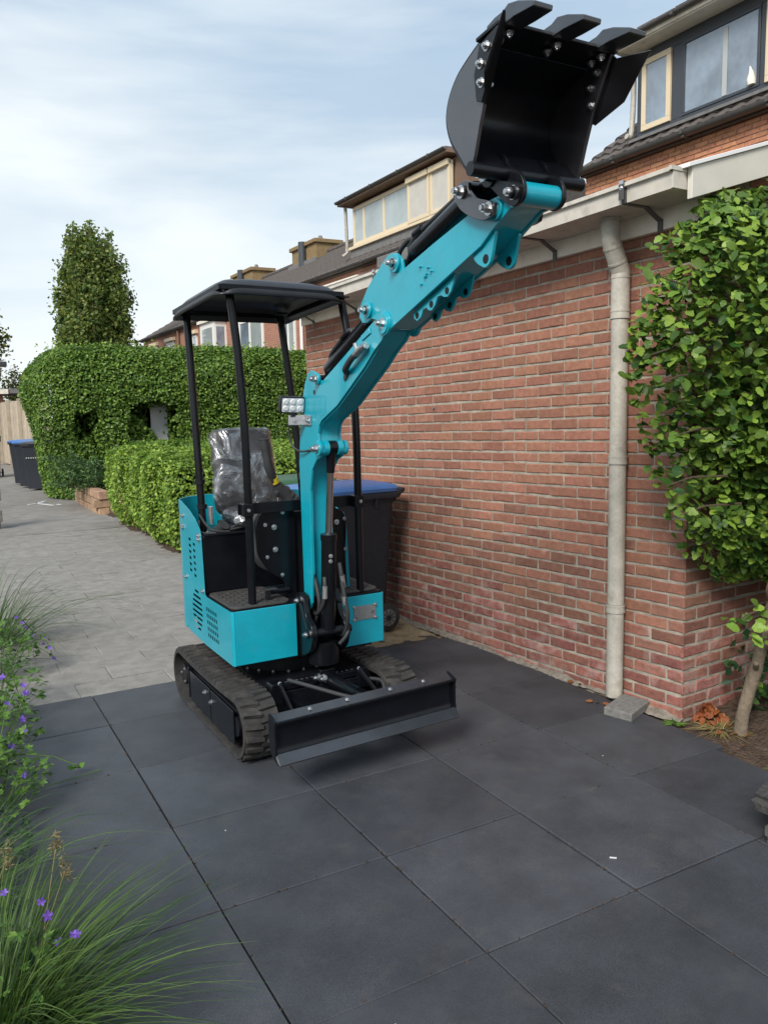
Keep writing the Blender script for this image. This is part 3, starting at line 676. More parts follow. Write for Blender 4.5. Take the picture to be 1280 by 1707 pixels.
TL = [tile_mesh('roof_tile', .215, .36, .020, M['rooftile']) for _ in range(3)]
def roof_matrix(x, y, z, pitch):
    # local x -> -y world (along the roof), local y -> up-slope (+x,+z)
    mm = Matrix.Identity(4); a = Vector((0, -1, 0)); b = Vector((math.cos(pitch), 0, math.sin(pitch))); c = a.cross(b)
    for i in range(3): mm[i][0] = a[i]; mm[i][1] = b[i]; mm[i][2] = c[i]
    mm.translation = (x, y, z); return mm
def halfround_gutter(parent, x, y0, y1, z, r=.075, name='gutter'):
    mb = MB(); n = 8; vs = []
    pts = [(x - r * math.cos(math.pi * i / n), z - r * math.sin(math.pi * i / n)) for i in range(n + 1)]
    pin = [(x + (r - .008) * math.cos(math.pi * i / n), z - (r - .008) * math.sin(math.pi * i / n)) for i in range(n + 1)]
    ring = pts + pin; m_ = len(ring)
    for yy in (y0, y1): vs += [(a, yy, b) for a, b in ring]
    mb.add(vs, [(i, (i + 1) % m_, m_ + (i + 1) % m_, m_ + i) for i in range(m_)] + [tuple(range(m_)), tuple(range(2 * m_ - 1, m_ - 1, -1))])
    g = mb.build(name, M['darkgutter'], parent)
    yy = y0 + .6
    while yy < y1:
        mb = MB(); mb.box(x - r - .008, x - r + .004, yy - .022, yy + .022, z - .045, z + .012); mb.box(x - r * .7, x + r * .7, yy - .022, yy + .022, z - r - .004, z - r * .75)
        mb.build('gutter_joint', M['darkgutter'], g); yy += 1.25
    return g

# ---- near house: brick strip, gutter, tiles, wide dormer
nh = thing('terraced_house', 'orange brick house with a dark framed dormer rising behind the garage at right', 'house', (8.5, 1, 0))
NX, NY0, NY1, NZ = 8.47, -7.0, 6.88, 5.02
mb = MB(); mb.box(NX + .012, NX + 7, NY0, NY1 - .012, -.06, NZ); mb.build('wall', M['house_mortar'], nh, smooth=False)
HB = brick_meshes('brick', .205, .052, .014, 5, M['house_brick'], seed=31)
HB2 = brick_meshes('brick', .097, .052, .014, 2, M['house_brick'], seed=33)
hbr = []
mmh = Matrix.Identity(4)
for i in range(3): mmh[i][0] = (0, -1, 0)[i]; mmh[i][1] = (1, 0, 0)[i]; mmh[i][2] = (0, 0, 1)[i]
for c in range(20):
    z = NZ - .03 - c * .0634; y = NY1 - .11 - (.105 if c % 2 else 0)
    if c % 2:
        q = mmh.copy(); q.translation = (NX, NY1 - .05, z); hbr.append((random.choice(HB2), q))
    while y > 1.2:
        q = mmh.copy(); q.translation = (NX + random.uniform(-.002, .001), y, z); hbr.append((random.choice(HB), q)); y -= .216
split_pieces('brick', hbr, nh, lambda mm: visible_rank(mm, Vector((1, 0, 0))), 300)
gut = halfround_gutter(nh, NX - .16, NY0, NY1 + .05, NZ + .09, .08)
MB().box(NX - .10, NX + .02, NY0, NY1, NZ + .0, NZ + .11).build('soffit', M['darkgutter'], nh, smooth=False)
PIT = R(36)
x0r, z0r = NX - .12, NZ + .09
mb = MB()
mb.add([(x0r + .03, NY0, z0r - .02), (x0r + .03, NY1 + .02, z0r - .02), (x0r + 3.4, NY1 + .02, z0r - .02 + 3.37 * math.tan(PIT)), (x0r + 3.4, NY0, z0r - .02 + 3.37 * math.tan(PIT)),
        (x0r + 6.8, NY0, z0r), (x0r + 6.8, NY1 + .02, z0r)], [(0, 1, 2, 3), (3, 2, 5, 4), (1, 5, 2)])
mb.build('roof', M['rooftile'], nh, smooth=False)
tl = []
for k in range(8):
    up = .17 + k * .30
    y = NY1 - .13
    while y > 2.0:
        if k < 2 or y > 6.0: tl.append((random.choice(TL), roof_matrix(x0r + up * math.cos(PIT), y + random.uniform(-.004, .004), z0r + up * math.sin(PIT) + random.uniform(-.003, .003), PIT)))
        y -= .215
split_pieces('roof_tile', tl, nh, lambda mm: proj_size(mm.translation), 300)
dormer = MB()
DX, DY1, DZ0, DZ1 = NX + .20, 6.02, 5.42, 6.46
mb = MB(); mb.box(DX + .10, DX + 3.2, -3.0, DY1, DZ0 - .05, DZ1); mb.build('dormer', M['darkframe'], nh, smooth=False)
dorm = bpy.data.objects['dormer']
mb = MB(); mb.box(DX - .36, DX + 3.2, -3.05, DY1 + .16, DZ1 + .10, DZ1 + .24); mb.build('dormer_fascia', M['white'], dorm, bev=.006)
mb = MB(); mb.box(DX - .33, DX + .12, -3.0, DY1 + .12, DZ1 + .085, DZ1 + .099); mb.build('dormer_soffit', M['white'], dorm, smooth=False)
for k in range(22):
    y = DY1 + .05 - k * .33
    MB().box(DX - .34, DX + .1, y - .31, y, DZ1 + .243, DZ1 + .268 + .006 * (k % 2)).build('dormer_roof_edge', M['rooftile'], dorm, smooth=False)
halfround = halfround_gutter(nh, DX - .40, -3.05, DY1 + .17, DZ1 + .19, .045, 'dormer_gutter')
mb = MB(); mb.box(DX - .02, DX + .10, -3.0, DY1, DZ0 - .06, DZ0 + .03); mb.box(DX - .02, DX + .10, -3.0, DY1, DZ1 - .05, DZ1 + .085); mb.box(DX - .02, DX + .10, DY1 - .09, DY1, DZ0 + .03, DZ1 - .05); mb.box(DX - .018, DX + .10, 5.21, 5.40, DZ0 + .03, DZ1 - .05); mb.box(DX - .018, DX + .10, 3.93, 4.02, DZ0 + .03, DZ1 - .05)
mb.build('dormer_frame', M['darkframe'], dorm, bev=.006, smooth=False)
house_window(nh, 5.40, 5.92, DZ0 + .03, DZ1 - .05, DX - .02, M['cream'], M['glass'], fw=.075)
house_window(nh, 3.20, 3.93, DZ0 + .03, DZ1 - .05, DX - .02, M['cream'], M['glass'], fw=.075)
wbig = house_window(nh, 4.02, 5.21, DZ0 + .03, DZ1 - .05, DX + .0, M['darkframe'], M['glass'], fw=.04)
MB().box(DX - .020, DX - .014, 4.50, 4.57, DZ0 + .08, DZ1 - .12).build('curtain', M['curtain'], wbig, smooth=False)
MB().tube([(DX - .03, 4.12, DZ0 + .07), (DX - .03, 4.13, DZ0 + .14), (DX - .03, 4.13, DZ0 + .22), (DX - .03, 4.15, DZ0 + .30)], [.05, .055, .03, .008], 10).build('ornament', M['white'], wbig)
MB().box(DX - .13, DX + .06, 2.0, DY1 + .05, DZ0 - .10, DZ0 - .06, Matrix.Translation((0, 0, 0))).build('lead_flashing', M['lead'], nh, smooth=False)
MB().tube(smooth_path([(DX - .33, DY1 + .12, DZ1 + .12), (DX - .02, DY1 + .10, DZ1 - .05), (DX - .02, DY1 + .10, DZ0 + .1), (DX - .12, DY1 + .10, DZ0 + .02)], 4), .04, 10).build('rain_pipe', M['pipe'], nh)

# ---- far row of the terrace
fh = thing('terraced_row', 'long row of brick houses with a cream dormer, chimneys and white windows behind the hedge', 'house', (8.55, 20, 0))
FX, FY0, FY1, FZ = 8.55, 10.95, 36.3, 4.86
MB().box(FX, FX + 6.2, FY0, FY1, -.06, FZ).build('wall', None, fh, smooth=False)
def brick_texture(name):
    Mx = bpy.data.materials.new(name); Mx.use_nodes = True; t = Mx.node_tree; lk = t.links.new; b = t.nodes['Principled BSDF']; b.inputs['Roughness'].default_value = .9
    geo = t.nodes.new('ShaderNodeNewGeometry'); sp = t.nodes.new('ShaderNodeSeparateXYZ'); cb = t.nodes.new('ShaderNodeCombineXYZ'); lk(geo.outputs['Position'], sp.inputs[0])
    ad = t.nodes.new('ShaderNodeMath'); ad.operation = 'ADD'; lk(sp.outputs[0], ad.inputs[0]); lk(sp.outputs[1], ad.inputs[1]); lk(ad.outputs[0], cb.inputs[0]); lk(sp.outputs[2], cb.inputs[1])
    br = t.nodes.new('ShaderNodeTexBrick'); lk(cb.outputs[0], br.inputs['Vector']); br.inputs['Scale'].default_value = 1.0
    br.inputs['Brick Width'].default_value = .216; br.inputs['Row Height'].default_value = .0634; br.inputs['Mortar Size'].default_value = .006
    br.inputs['Color1'].default_value = (.38, .165, .105, 1); br.inputs['Color2'].default_value = (.30, .125, .085, 1); br.inputs['Mortar'].default_value = (.36, .28, .22, 1)
    lk(br.outputs['Color'], b.inputs['Base Color'])
    bp = t.nodes.new('ShaderNodeBump'); bp.inputs['Strength'].default_value = .5; bp.inputs['Distance'].default_value = .01; bp.invert = True; lk(br.outputs['Fac'], bp.inputs['Height']); lk(bp.outputs[0], b.inputs['Normal'])
    return Mx
M['farbrick'] = brick_texture('far_house_brick')
bpy.data.objects['wall.001'].data.materials.append(M['farbrick'])
halfround_gutter(fh, FX - .15, FY0, FY1 + .25, FZ + .10, .075)
MB().box(FX - .09, FX + .02, FY0, FY1 + .2, FZ + .0, FZ + .12).build('soffit', M['darkgutter'], fh, smooth=False)
PF = R(30.5); xf0, zf0, xr = FX - .10, FZ + .10, 11.5
zr = zf0 + (xr - xf0) * math.tan(PF)
# wavy tiled slope as real geometry, joined
ny, nk = int((FY1 + .3 - FY0) / .30), int((xr - xf0) / math.cos(PF) / .335) + 1
V, F = [], []
for k in range(nk):
    for (uo, dz) in ((0, .035), (.335, .006)):
        up = min(k * .335 + uo, (xr - xf0) / math.cos(PF))
        for j in range(ny * 4 + 1):
            yy = FY0 + j * .075
            V.append((xf0 + up * math.cos(PF) - dz * math.sin(PF), yy, zf0 + up * math.sin(PF) + dz * math.cos(PF) + .018 * math.sin(j * math.pi / 2)))
n4 = ny * 4 + 1
for k in range(nk):
    a = 2 * k * n4
    for j in range(n4 - 1): F += [(a + j, a + j + 1, a + n4 + j + 1), (a + j, a + n4 + j + 1, a + n4 + j)]
    if k:
        p_ = a - n4
        for j in range(n4 - 1): F += [(p_ + j, p_ + j + 1, a + j + 1), (p_ + j, a + j + 1, a + j)]
me = tri_mesh('roof_tiling', np.array(V), np.array(F)); me.materials.append(M['rooftile']); link('roof_tiling', me, None, fh, 'stuff')
mb = MB(); mb.add([(xr, FY0, zr - .01), (xr, FY1 + .3, zr - .01), (xr + 3.4, FY0, zf0), (xr + 3.4, FY1 + .3, zf0), (xf0, FY0, zf0 - .02), (xf0, FY1 + .3, zf0 - .02)], [(0, 1, 3, 2), (0, 2, 4), (1, 5, 3), (4, 5, 1, 0)])
mb.build('roof', M['rooftile'], fh, smooth=False)
mb = MB()
yy = FY0
while yy < FY1 + .2:
    mb.tube([(xr, yy, zr + .02), (xr, yy + .36, zr + .035)], .11, 8); yy += .35
mb.build('ridge_tiling', M['rooftile'], fh, kind='stuff')
def chimney(y0, y1, x0, x1, ztop):
    mb = MB(); mb.box(x0, x1, y0, y1, zr - 1.4, ztop - .10)
    ch = mb.build('chimney', M['chimney'], fh, bev=.012)
    mb = MB(); mb.box(x0 - .08, x1 + .08, y0 - .08, y1 + .08, ztop - .13, ztop); mb.build('cap', M['chimney'], ch, bev=.02)
    for q in (.3, .7):
        yy = y0 + (y1 - y0) * q; MB().tube([((x0 + x1) / 2, yy, ztop), ((x0 + x1) / 2, yy, ztop + .10), ((x0 + x1) / 2, yy, ztop + .22)], [.11, .10, .06], 10).build('chimney_pot', M['lead'], ch)
    MB().tube([(x0 - .09, y1 - (y1 - y0) * .55, ztop - 1.3), (x0 - .09, y1 - (y1 - y0) * .55, ztop - .35), (x0 - .09, y1 - (y1 - y0) * .55, ztop + .02)], [.16, .14, .14], 10).build('flue', M['darkframe'], ch)
    MB().box(x0 - .12, x0 + .02, y0 - .12, y1 + .12, ztop - 1.0, ztop - .62).build('lead_flashing', M['lead'], ch, bev=.02)
chimney(22.2, 24.2, 11.0, 11.9, 7.18)
chimney(28.2, 30.5, 11.0, 11.9, 7.20)
# dormer of the far row
fd = MB().box(9.10, 12.0, 11.28, 15.86, 5.40, 6.60).build('dormer', M['cheek'], fh, smooth=False)
MB().box(8.78, 12.0, 11.16, 16.1, 6.62, 6.70).build('dormer_fascia', M['cheek'], fd, bev=.008)
halfround_gutter(fh, 8.76, 11.16, 16.12, 6.72, .055, 'dormer_gutter')
for k in range(16):
    y = 11.18 + k * .31
    MB().tube([(8.86, y + .15, 6.72), (9.6, y + .15, 6.75)], [.07, .07], 8).build('dormer_roof_tile', M['rooftile'], fd)
MB().add([(8.80, 11.2, 6.71), (8.80, 16.1, 6.71), (11.9, 16.1, 6.80), (11.9, 11.2, 6.80)], [(0, 1, 2, 3)]).build('dormer_roof', M['rooftile'], fd, smooth=False)
house_window(fh, 13.0, 15.72, 5.60, 6.54, 9.05, M['cream'], [M['glass_pale'], M['glass_pale'], M['glass_pale']], mull=(14.17, 15.16), fw=.09)
for (a, b) in ((12.10, 12.98), (11.32, 12.06)):
    w = house_window(fh, a, b, 5.60, 6.54, 8.98, M['cream'], M['blind'], fw=.08)
    MB().box(8.90, 8.99, a, b, 6.44, 6.56).build('blind_box', M['cream'], w, bev=.01)
MB().box(8.96, 9.14, 11.26, 15.88, 5.53, 5.60).build('dormer_sill', M['cream'], fd, bev=.005)
MB().box(9.02, 9.12, 11.26, 15.88, 5.34, 5.53).build('lead_apron', M['lead'], fd, smooth=False)
MB().tube([(8.95, 15.98, 6.6), (8.98, 15.98, 5.5), (8.85, 16.0, 5.40)], .045, 8).build('rain_pipe', M['pipe'], fd)
# first floor windows, bay, blind box, rain pipe
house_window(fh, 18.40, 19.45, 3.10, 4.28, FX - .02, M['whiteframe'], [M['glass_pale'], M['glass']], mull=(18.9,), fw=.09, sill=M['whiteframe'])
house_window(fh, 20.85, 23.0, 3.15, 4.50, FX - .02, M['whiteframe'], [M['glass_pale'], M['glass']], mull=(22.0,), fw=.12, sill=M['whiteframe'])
bay = MB().box(FX - .42, FX, 24.35, 26.0, 2.9, 4.66).build('bay', M['whiteframe'], fh, smooth=False)
mb = MB(); mb.box(FX - .50, FX, 24.25, 26.1, 4.66, 4.76); mb.build('bay_roof', M['white'], bay)
MB().box(FX - .426, FX - .421, 24.62, 25.76, 3.1, 4.46).build('pane', M['glass_pale'], bay, smooth=False)
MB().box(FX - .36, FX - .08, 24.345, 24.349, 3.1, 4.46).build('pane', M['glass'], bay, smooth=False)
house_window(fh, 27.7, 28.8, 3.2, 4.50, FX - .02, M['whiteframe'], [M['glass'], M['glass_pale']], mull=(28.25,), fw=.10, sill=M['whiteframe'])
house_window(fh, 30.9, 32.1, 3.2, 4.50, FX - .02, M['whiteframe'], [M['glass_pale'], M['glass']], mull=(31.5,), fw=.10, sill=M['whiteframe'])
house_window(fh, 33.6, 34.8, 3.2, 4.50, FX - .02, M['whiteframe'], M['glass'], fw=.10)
for y in (27.6, 30.8, 33.5): MB().box(FX - .14, FX + .0, y, y + 1.3, 4.52, 4.66).build('blind_box', M['cream'], fh, bev=.01)
MB().box(FX - .16, FX, 14.4, 16.8, 4.55, 4.70).build('blind_box', M['white'], fh, bev=.01)
MB().box(FX - .22, FX - .02, 11.0, 13.3, 4.66, 4.90).build('awning_box', M['lead'], fh, bev=.02)
MB().tube([(FX - .08, 17.85, 4.9), (FX - .08, 17.85, .0)], .05, 8).build('rain_pipe', M['whiteframe'], fh)
MB().tube([(FX - .08, 30.1, 4.9), (FX - .08, 30.1, .0)], .05, 8).build('rain_pipe', M['cheek'], fh)

# ================================================================== MINI EXCAVATOR
ex = thing('mini_excavator', 'teal and black tracked mini excavator with canopy and raised bucket on the driveway', 'excavator', (.87, .9, 0))
X0, X1, YF = .465, 1.274, .586
# ---- tracks
def track(x0, x1, out):
    zc, rr, ya, yb = .152, .138, .455, 1.345
    loop = []
    for a in range(0, 181, 15): loop.append((ya - rr * math.sin(R(a)), zc + rr * math.cos(R(a))))      # front half turn from top to bottom
    for i in range(1, 8): loop.append((ya + (yb - ya) * i / 8, zc - rr))
    for a in range(0, 181, 15): loop.append((yb + rr * math.sin(R(a)), zc - rr * math.cos(R(a))))
    for i in range(1, 8): loop.append((yb + (ya - yb) * i / 8, zc + rr - .012 * math.sin(math.pi * i / 8)))
    n = len(loop)
    def inset(d):
        o = []
        for i in range(n):
            a, b = Vector(loop[i - 1]), Vector(loop[(i + 1) % n]); t = (b - a).normalized(); o.append((loop[i][0] + t.y * d, loop[i][1] - t.x * d))
        return o
    # direction: going forward over the front, the inside of the loop lies to the left
    sgn = 1
    t = (Vector(loop[1]) - Vector(loop[-1])).normalized()
    inn = inset(.018)
    if abs(inn[6][0] - ya) > rr: inn = inset(-.018); sgn = -1
    vs = []
    for i in range(n):
        vs += [(x0, *loop[i]), (x1, *loop[i]), (x1, *inn[i]), (x0, *inn[i])]
    fs = []
    for i in range(n):
        a, b = i * 4, ((i + 1) % n) * 4
        for k in range(4): fs.append((a + k, a + (k + 1) % 4, b + (k + 1) % 4, b + k))
    tr = MB().add(vs, fs).build('track', M['rubber'], ex, smooth=True)
    # lugs: one chevron block, copied round the loop
    w = x1 - x0; mb = MB()
    for (a, b, sh) in ((-.5, .03, 0), (-.03, .5, .027)):
        xa, xb = a * w, b * w
        s_ = 1 if a < -.1 else -1
        p = [(xa, -.013 + sh - (.012 if s_ > 0 else -.0)), (xb, -.013 + sh), (xb, .013 + sh), (xa, .013 + sh - (.012 if s_ > 0 else 0))]
        if s_ < 0: p = [(xa, -.013 + sh), (xb, -.013 + sh - .012), (xb, .013 + sh - .012), (xa, .013 + sh)]
        p = [(px * .93, py) for px, py in p]
        q = [(px * .97 + (xa + xb) * .015, py * .72 + .28 * sum(z[1] for z in p) / 4) for px, py in p]
        mb.add([(px, py, -.002) for px, py in p] + [(px, py, .013) for px, py in q], [(0, 1, 5, 4), (1, 2, 6, 5), (2, 3, 7, 6), (3, 0, 4, 7), (4, 5, 6, 7)])
    lug = mb.mesh('tread_lug', smooth=False); lug.materials.append(M['rubber'])
    # walk round
    P_ = [Vector(p) for p in loop]; seg = [(P_[(i + 1) % n] - P_[i]).length for i in range(n)]; tot = sum(seg); cnt = 50
    for j in range(cnt):
        d = tot * j / cnt; i = 0
        while d > seg[i]: d -= seg[i]; i += 1
        p = P_[i].lerp(P_[(i + 1) % n], d / seg[i]); t = (P_[(i + 1) % n] - P_[i]).normalized()
        nr = Vector((t.y, -t.x)) * (-sgn)
        mm = Matrix.Identity(4); ax = Vector((1, 0, 0)); ay = Vector((0, t.x, t.y)); az = Vector((0, nr.x, nr.y))
        if ax.cross(ay).dot(az) < 0: ax = -ax
        for k in range(3): mm[k][0] = ax[k]; mm[k][1] = ay[k]; mm[k][2] = az[k]
        mm.translation = ((x0 + x1) / 2, p.x, p.y)
        link('tread_lug', lug, None, tr, matrix=mm)
    # running gear inside the loop
    xc = (x0 + x1) / 2; so_ = -1 if out < 0 else 1
    xo = x0 if out < 0 else x1
    fr = MB().box(x0 + .025, x1 - .02, .50, 1.27, .085, .215).build('track_frame', M['satin'], ex, bev=.006)
    for (ya_, yb_) in ((.475, .815), (.825, 1.17)):
        pl_ = MB().box(min(xo - so_ * .004, xo - so_ * .012), max(xo - so_ * .004, xo - so_ * .012), ya_, yb_, .062, .222).build('cover_plate', M['black'], fr, bev=.003)
    MB().box(min(xo - so_ * .002, xo - so_ * .03), max(xo - so_ * .002, xo - so_ * .03), 1.185, 1.20, .07, .235).build('guide_bar', M['black'], fr, bev=.003)
    for y_ in (.80, .90): bolt('bolt', BOLT, (xo - so_ * .004, y_, .165 if y_ < .85 else .185), (so_, 0, 0), fr)
    for y_ in (.60, .72, .86, 1.0, 1.12):
        MB().cyl((x0 + .02, y_, .062), (x1 - .02, y_, .062), .027, 14).build('roller', M['satin'], fr)
        bolt('bolt', SMALL, (xo - so_ * .018, y_, .062), (so_, 0, 0), fr)
    mb = MB(); mb.cyl((xc - .03, ya + .01, zc), (xc + .03, ya + .01, zc), .112, 24); mb.cyl((x0 + .012, ya + .01, zc), (x1 - .012, ya + .01, zc), .045, 16); mb.build('idler_wheel', M['satin'], fr)
    mb = MB(); mb.cyl((xc - .012, yb, zc), (xc + .012, yb, zc), .085, 20); mb.cyl((x0 + .02, yb, zc), (x1 - .02, yb, zc), .058, 18)
    for k in range(9):
        a = 2 * math.pi * k / 9; c_ = (yb + .098 * math.cos(a), zc + .098 * math.sin(a)); mb.box(xc - .012, xc + .012, c_[0] - .015, c_[0] + .015, c_[1] - .013, c_[1] + .013)
    sp = mb.build('sprocket', M['satin'], fr, bev=.003)
    for k in range(3):
        a = 2 * math.pi * k / 3; bolt('bolt', SMALL, (xo - so_ * .02, yb + .04 * math.cos(a), zc + .04 * math.sin(a)), (so_, 0, 0), fr)
track(.410, .580, -1)
track(1.150, 1.320, 1)
# ---- lower frame, blade arms, blade
lf = MB().box(.60, 1.13, .58, 1.24, .145, .275).build('lower_frame', M['satin'], ex, bev=.006)
MB().box(.57, 1.16, .66, .78, .10, .20).build('cross_member', M['satin'], lf, bev=.005)
MB().box(.57, 1.16, 1.02, 1.14, .10, .20).build('cross_member', M['satin'], lf, bev=.005)
MB().box(.645, 1.095, .525, .575, .255, .285).build('front_lip', M['black'], lf, bev=.003)
MB().box(.645, 1.095, .520, .532, .15, .25).build('front_plate', M['black'], lf, bev=.003)
MB().prism([(.575, .20), (.67, .20), (.67, .30), (.62, .30)], .50, .57, 'y').build('corner_bracket', M['black'], lf, bev=.003)
MB().prism([(1.165, .20), (1.07, .20), (1.07, .30), (1.12, .30)], .50, .57, 'y').build('corner_bracket', M['black'], lf, bev=.003)
mb = MB()
for k in range(14): mb.box(.70 + k * .027, .715 + k * .027, .545, .555, .2855, .2862)
mb.build('wear_mark', M['galv'], lf, smooth=False)
sr = MB().cyl((.87, .96, .27), (.87, .96, .385), .24, 40).build('slew_ring', M['satin'], ex)
for k in range(20):
    a = 2 * math.pi * k / 20; bolt('bolt', SMALL, (.87 + .255 * math.cos(a) * .97, .96 + .255 * math.sin(a) * .97, .275), (0, 0, 1), sr)
BA = R(3.6); bc = Vector((.882, .018, 0)); BMx = Matrix.Translation(bc) @ rotmat(0, 0, BA)
def bl(mb): mb.v = [tuple(BMx @ Vector(v)) for v in mb.v]; return mb
hw = .455
curve = [(.006, .322), (.012, .305), (.016, .27), (.016, .22), (.012, .200), (.004, .182)]
bd = bl(MB().strip(curve, .010, -hw, hw)).build('dozer_blade', M['black'], ex)
bl(MB().bar((-hw - .002, -.002, .324), (hw + .002, -.002, .324), .012, .012)).build('blade_top_edge', M['black'], bd, bev=.003)
mb = MB().strip([(.050, .347), (.000, .322)], .008, -hw + .005, hw - .005); bl(mb).build('blade_top_flange', M['edge'], bd)
mb = MB().strip([(-.032, .152), (.006, .188)], .012, -hw - .003, hw + .003); bl(mb).build('cutting_edge', M['edge'], bd, bev=.003)
for sx in (-1, 1):
    side = [(-.010, .332), (.052, .353), (.054, .29), (.050, .21), (.030, .178), (-.024, .155), (-.030, .163), (-.008, .188), (-.004, .22), (-.004, .30)]
    bl(MB().prism(side, sx * hw - .005, sx * hw + .005)).build('blade_end_plate', M['black'], bd, bev=.002)
for xx in (-.28, -.10, .12, .30): bolt('bolt', SMALL, BMx @ Vector((xx, .03, .341)), (0, -.5, 1), bd)
for xx in (.72, 1.03):
    MB().bar((xx, .53, .19), (xx * .98 + .015, .09, .235), .045, .055).build('blade_arm', M['black'], bd, bev=.005)
MB().bar((.735, .30, .21), (1.015, .30, .21), .03, .04).build('blade_brace', M['black'], bd, bev=.004)
MB().tube([(.90, .50, .285), (.925, .22, .285)], .030, 18).build('blade_cylinder', M['black'], bd)
MB().tube([(.922, .25, .285), (.935, .08, .275)], .015, 14).build('blade_cylinder_rod', M['chrome'], bd)
MB().box(.865, .945, .495, .53, .23, .33).build('cylinder_lug', M['black'], bd, bev=.006)
bolt('pin_nut', BIG, (.862, .50, .295), (-1, 0, 0), bd); bolt('pin_nut', BIG, (.872, .46, .30), (-1, -.2, 0), bd); bolt('pin_nut', BOLT, (.985, .44, .255), (-.8, -.6, 0), bd)
MB().tube(smooth_path([(.70, .50, .31), (.74, .40, .31), (.83, .22, .30), (.875, .13, .30)], 6), .0095, 10).build('hose', M['softrubber'], bd)
MB().tube([(.865, .15, .30), (.885, .11, .30)], .013, 10).build('hose_fitting', M['zinc'], bd)
for (a, b) in (((.655, .50, .30), (.665, .36, .19)), ((1.075, .50, .30), (1.10, .36, .215))):
    MB().bar(a, b, .012, .02).build('link_bar', M['satin'], bd, bev=.002)
    bolt('bolt', SMALL, a, (0, -1, .4), bd); bolt('bolt', SMALL, b, (0, -1, .4), bd)
MB().tube(smooth_path([(1.12, .47, .25), (1.15, .40, .25), (1.13, .34, .20)], 6), .009, 8).build('hose', M['softrubber'], bd)

# ---- upper deck and panels
dk = MB().box(X0 + .05, X1 - .05, YF + .05, 1.36, .365, .395).build('deck_frame', M['satin'], ex, bev=.004)
def boxpanel(x0, x1, left):
    """folded sheet: front face with rounded corner and bottom lip"""
    r = .014
    if left: line = [(x0, .70), (x0, YF + r)] + arc(x0 + r, YF + r, r, 180, 270, 5)[1:] + [(x1, YF)]
    else: line = [(x0, YF)] + arc(x1 - r, YF + r, r, 270, 360, 5) + [(x1, .80), (x1, 1.35)]
    return line
def sheet_along(line, z0, z1, t=.006):
    mb = MB(); n = len(line); off = []
    for i in range(n):
        a, b = Vector(line[max(i - 1, 0)]), Vector(line[min(i + 1, n - 1)]); d = (b - a).normalized(); off.append((line[i][0] - d.y * t, line[i][1] + d.x * t))
    vs = []
    for i in range(n): vs += [(*line[i], z0), (*line[i], z1), (*off[i], z1), (*off[i], z0)]
    fs = []
    for i in range(n - 1):
        a, b = i * 4, i * 4 + 4
        for k in range(4): fs.append((a + k, a + (k + 1) % 4, b + (k + 1) % 4, b + k))
    fs += [(3, 2, 1, 0), tuple((n - 1) * 4 + k for k in range(4))]
    return mb.add(vs, fs)
fpl = sheet_along([(X0 + .0155, YF)] + [(.789, YF)], .392, .652).build('front_panel', M['teal'], ex, bev=.003)
cor = sheet_along(arc(X0 + .0145, YF + .0145, .0145, 180, 268, 6), .392, .652).build('panel_corner', M['teal'], ex)
frp = sheet_along(boxpanel(1.028, X1, False), .392, .645).build('front_panel', M['teal'], ex, bev=.002)
MB().cyl((1.052, YF - .004, .50), (1.052, YF + .01, .50), .016, 14).build('hole_grommet', M['softrubber'], frp)
# side panel with cut vent slots
side = [(YF + .0145, .392), (1.02, .392), (1.30, .405), (1.345, .43), (1.352, .60), (1.352, 1.105), (1.30, 1.095), (1.20, 1.072), (1.10, 1.035), (1.03, .99), (1.012, .965), (1.000, .80), (.992, .662), (.97, .652), (YF + .0145, .652)]
sp = MB().prism(side, X0, X0 + .0012).build('engine_cover_panel', M['teal'], ex, smooth=False)
cut = MB()
def slot(y0, y1, z0, z1, sh=0.0):
    cut.prism([(y0, z0), (y1, z0 + sh), (y1, z1 + sh), (y0, z1)], X0 - .02, X0 + .03)
for k in range(6):
    slot(1.205, 1.243, .740 + k * .033, .755 + k * .033, .004); slot(1.130, 1.168, .722 + k * .033, .737 + k * .033, .004)
for k in range(8):
    z = .445 + k * .028; c_ = .545; hh = math.sqrt(max(.0, .110 ** 2 - (z + .006 - c_) ** 2)) * .80
    slot(1.14 - hh, 1.14 + hh, z, z + .013, .004)
for j in range(5):
    for k in range(6):
        slot(.800 + k * .030 + .004 * j, .819 + k * .030 + .004 * j, .445 + j * .033, .466 + j * .033, .003)
cm = cut.mesh('slot_cutter', smooth=False)
co = bpy.data.objects.new('slot_cutter', cm); COL.objects.link(co)
bo = sp.modifiers.new('slots', 'BOOLEAN'); bo.object = co; bo.operation = 'DIFFERENCE'; bo.solver = 'EXACT'
dg = bpy.context.evaluated_depsgraph_get(); mnew = bpy.data.meshes.new_from_object(sp.evaluated_get(dg)); sp.modifiers.clear(); sp.data = mnew
if len(mnew.materials) == 0: mnew.materials.append(M['teal'])
bpy.data.objects.remove(co); 
MB().box(X0 + .05, X0 + .056, .70, 1.33, .41, .63).build('slot_shade_sheet', M['satin'], ex)  # dark sheet added behind the slots in place of the shade inside
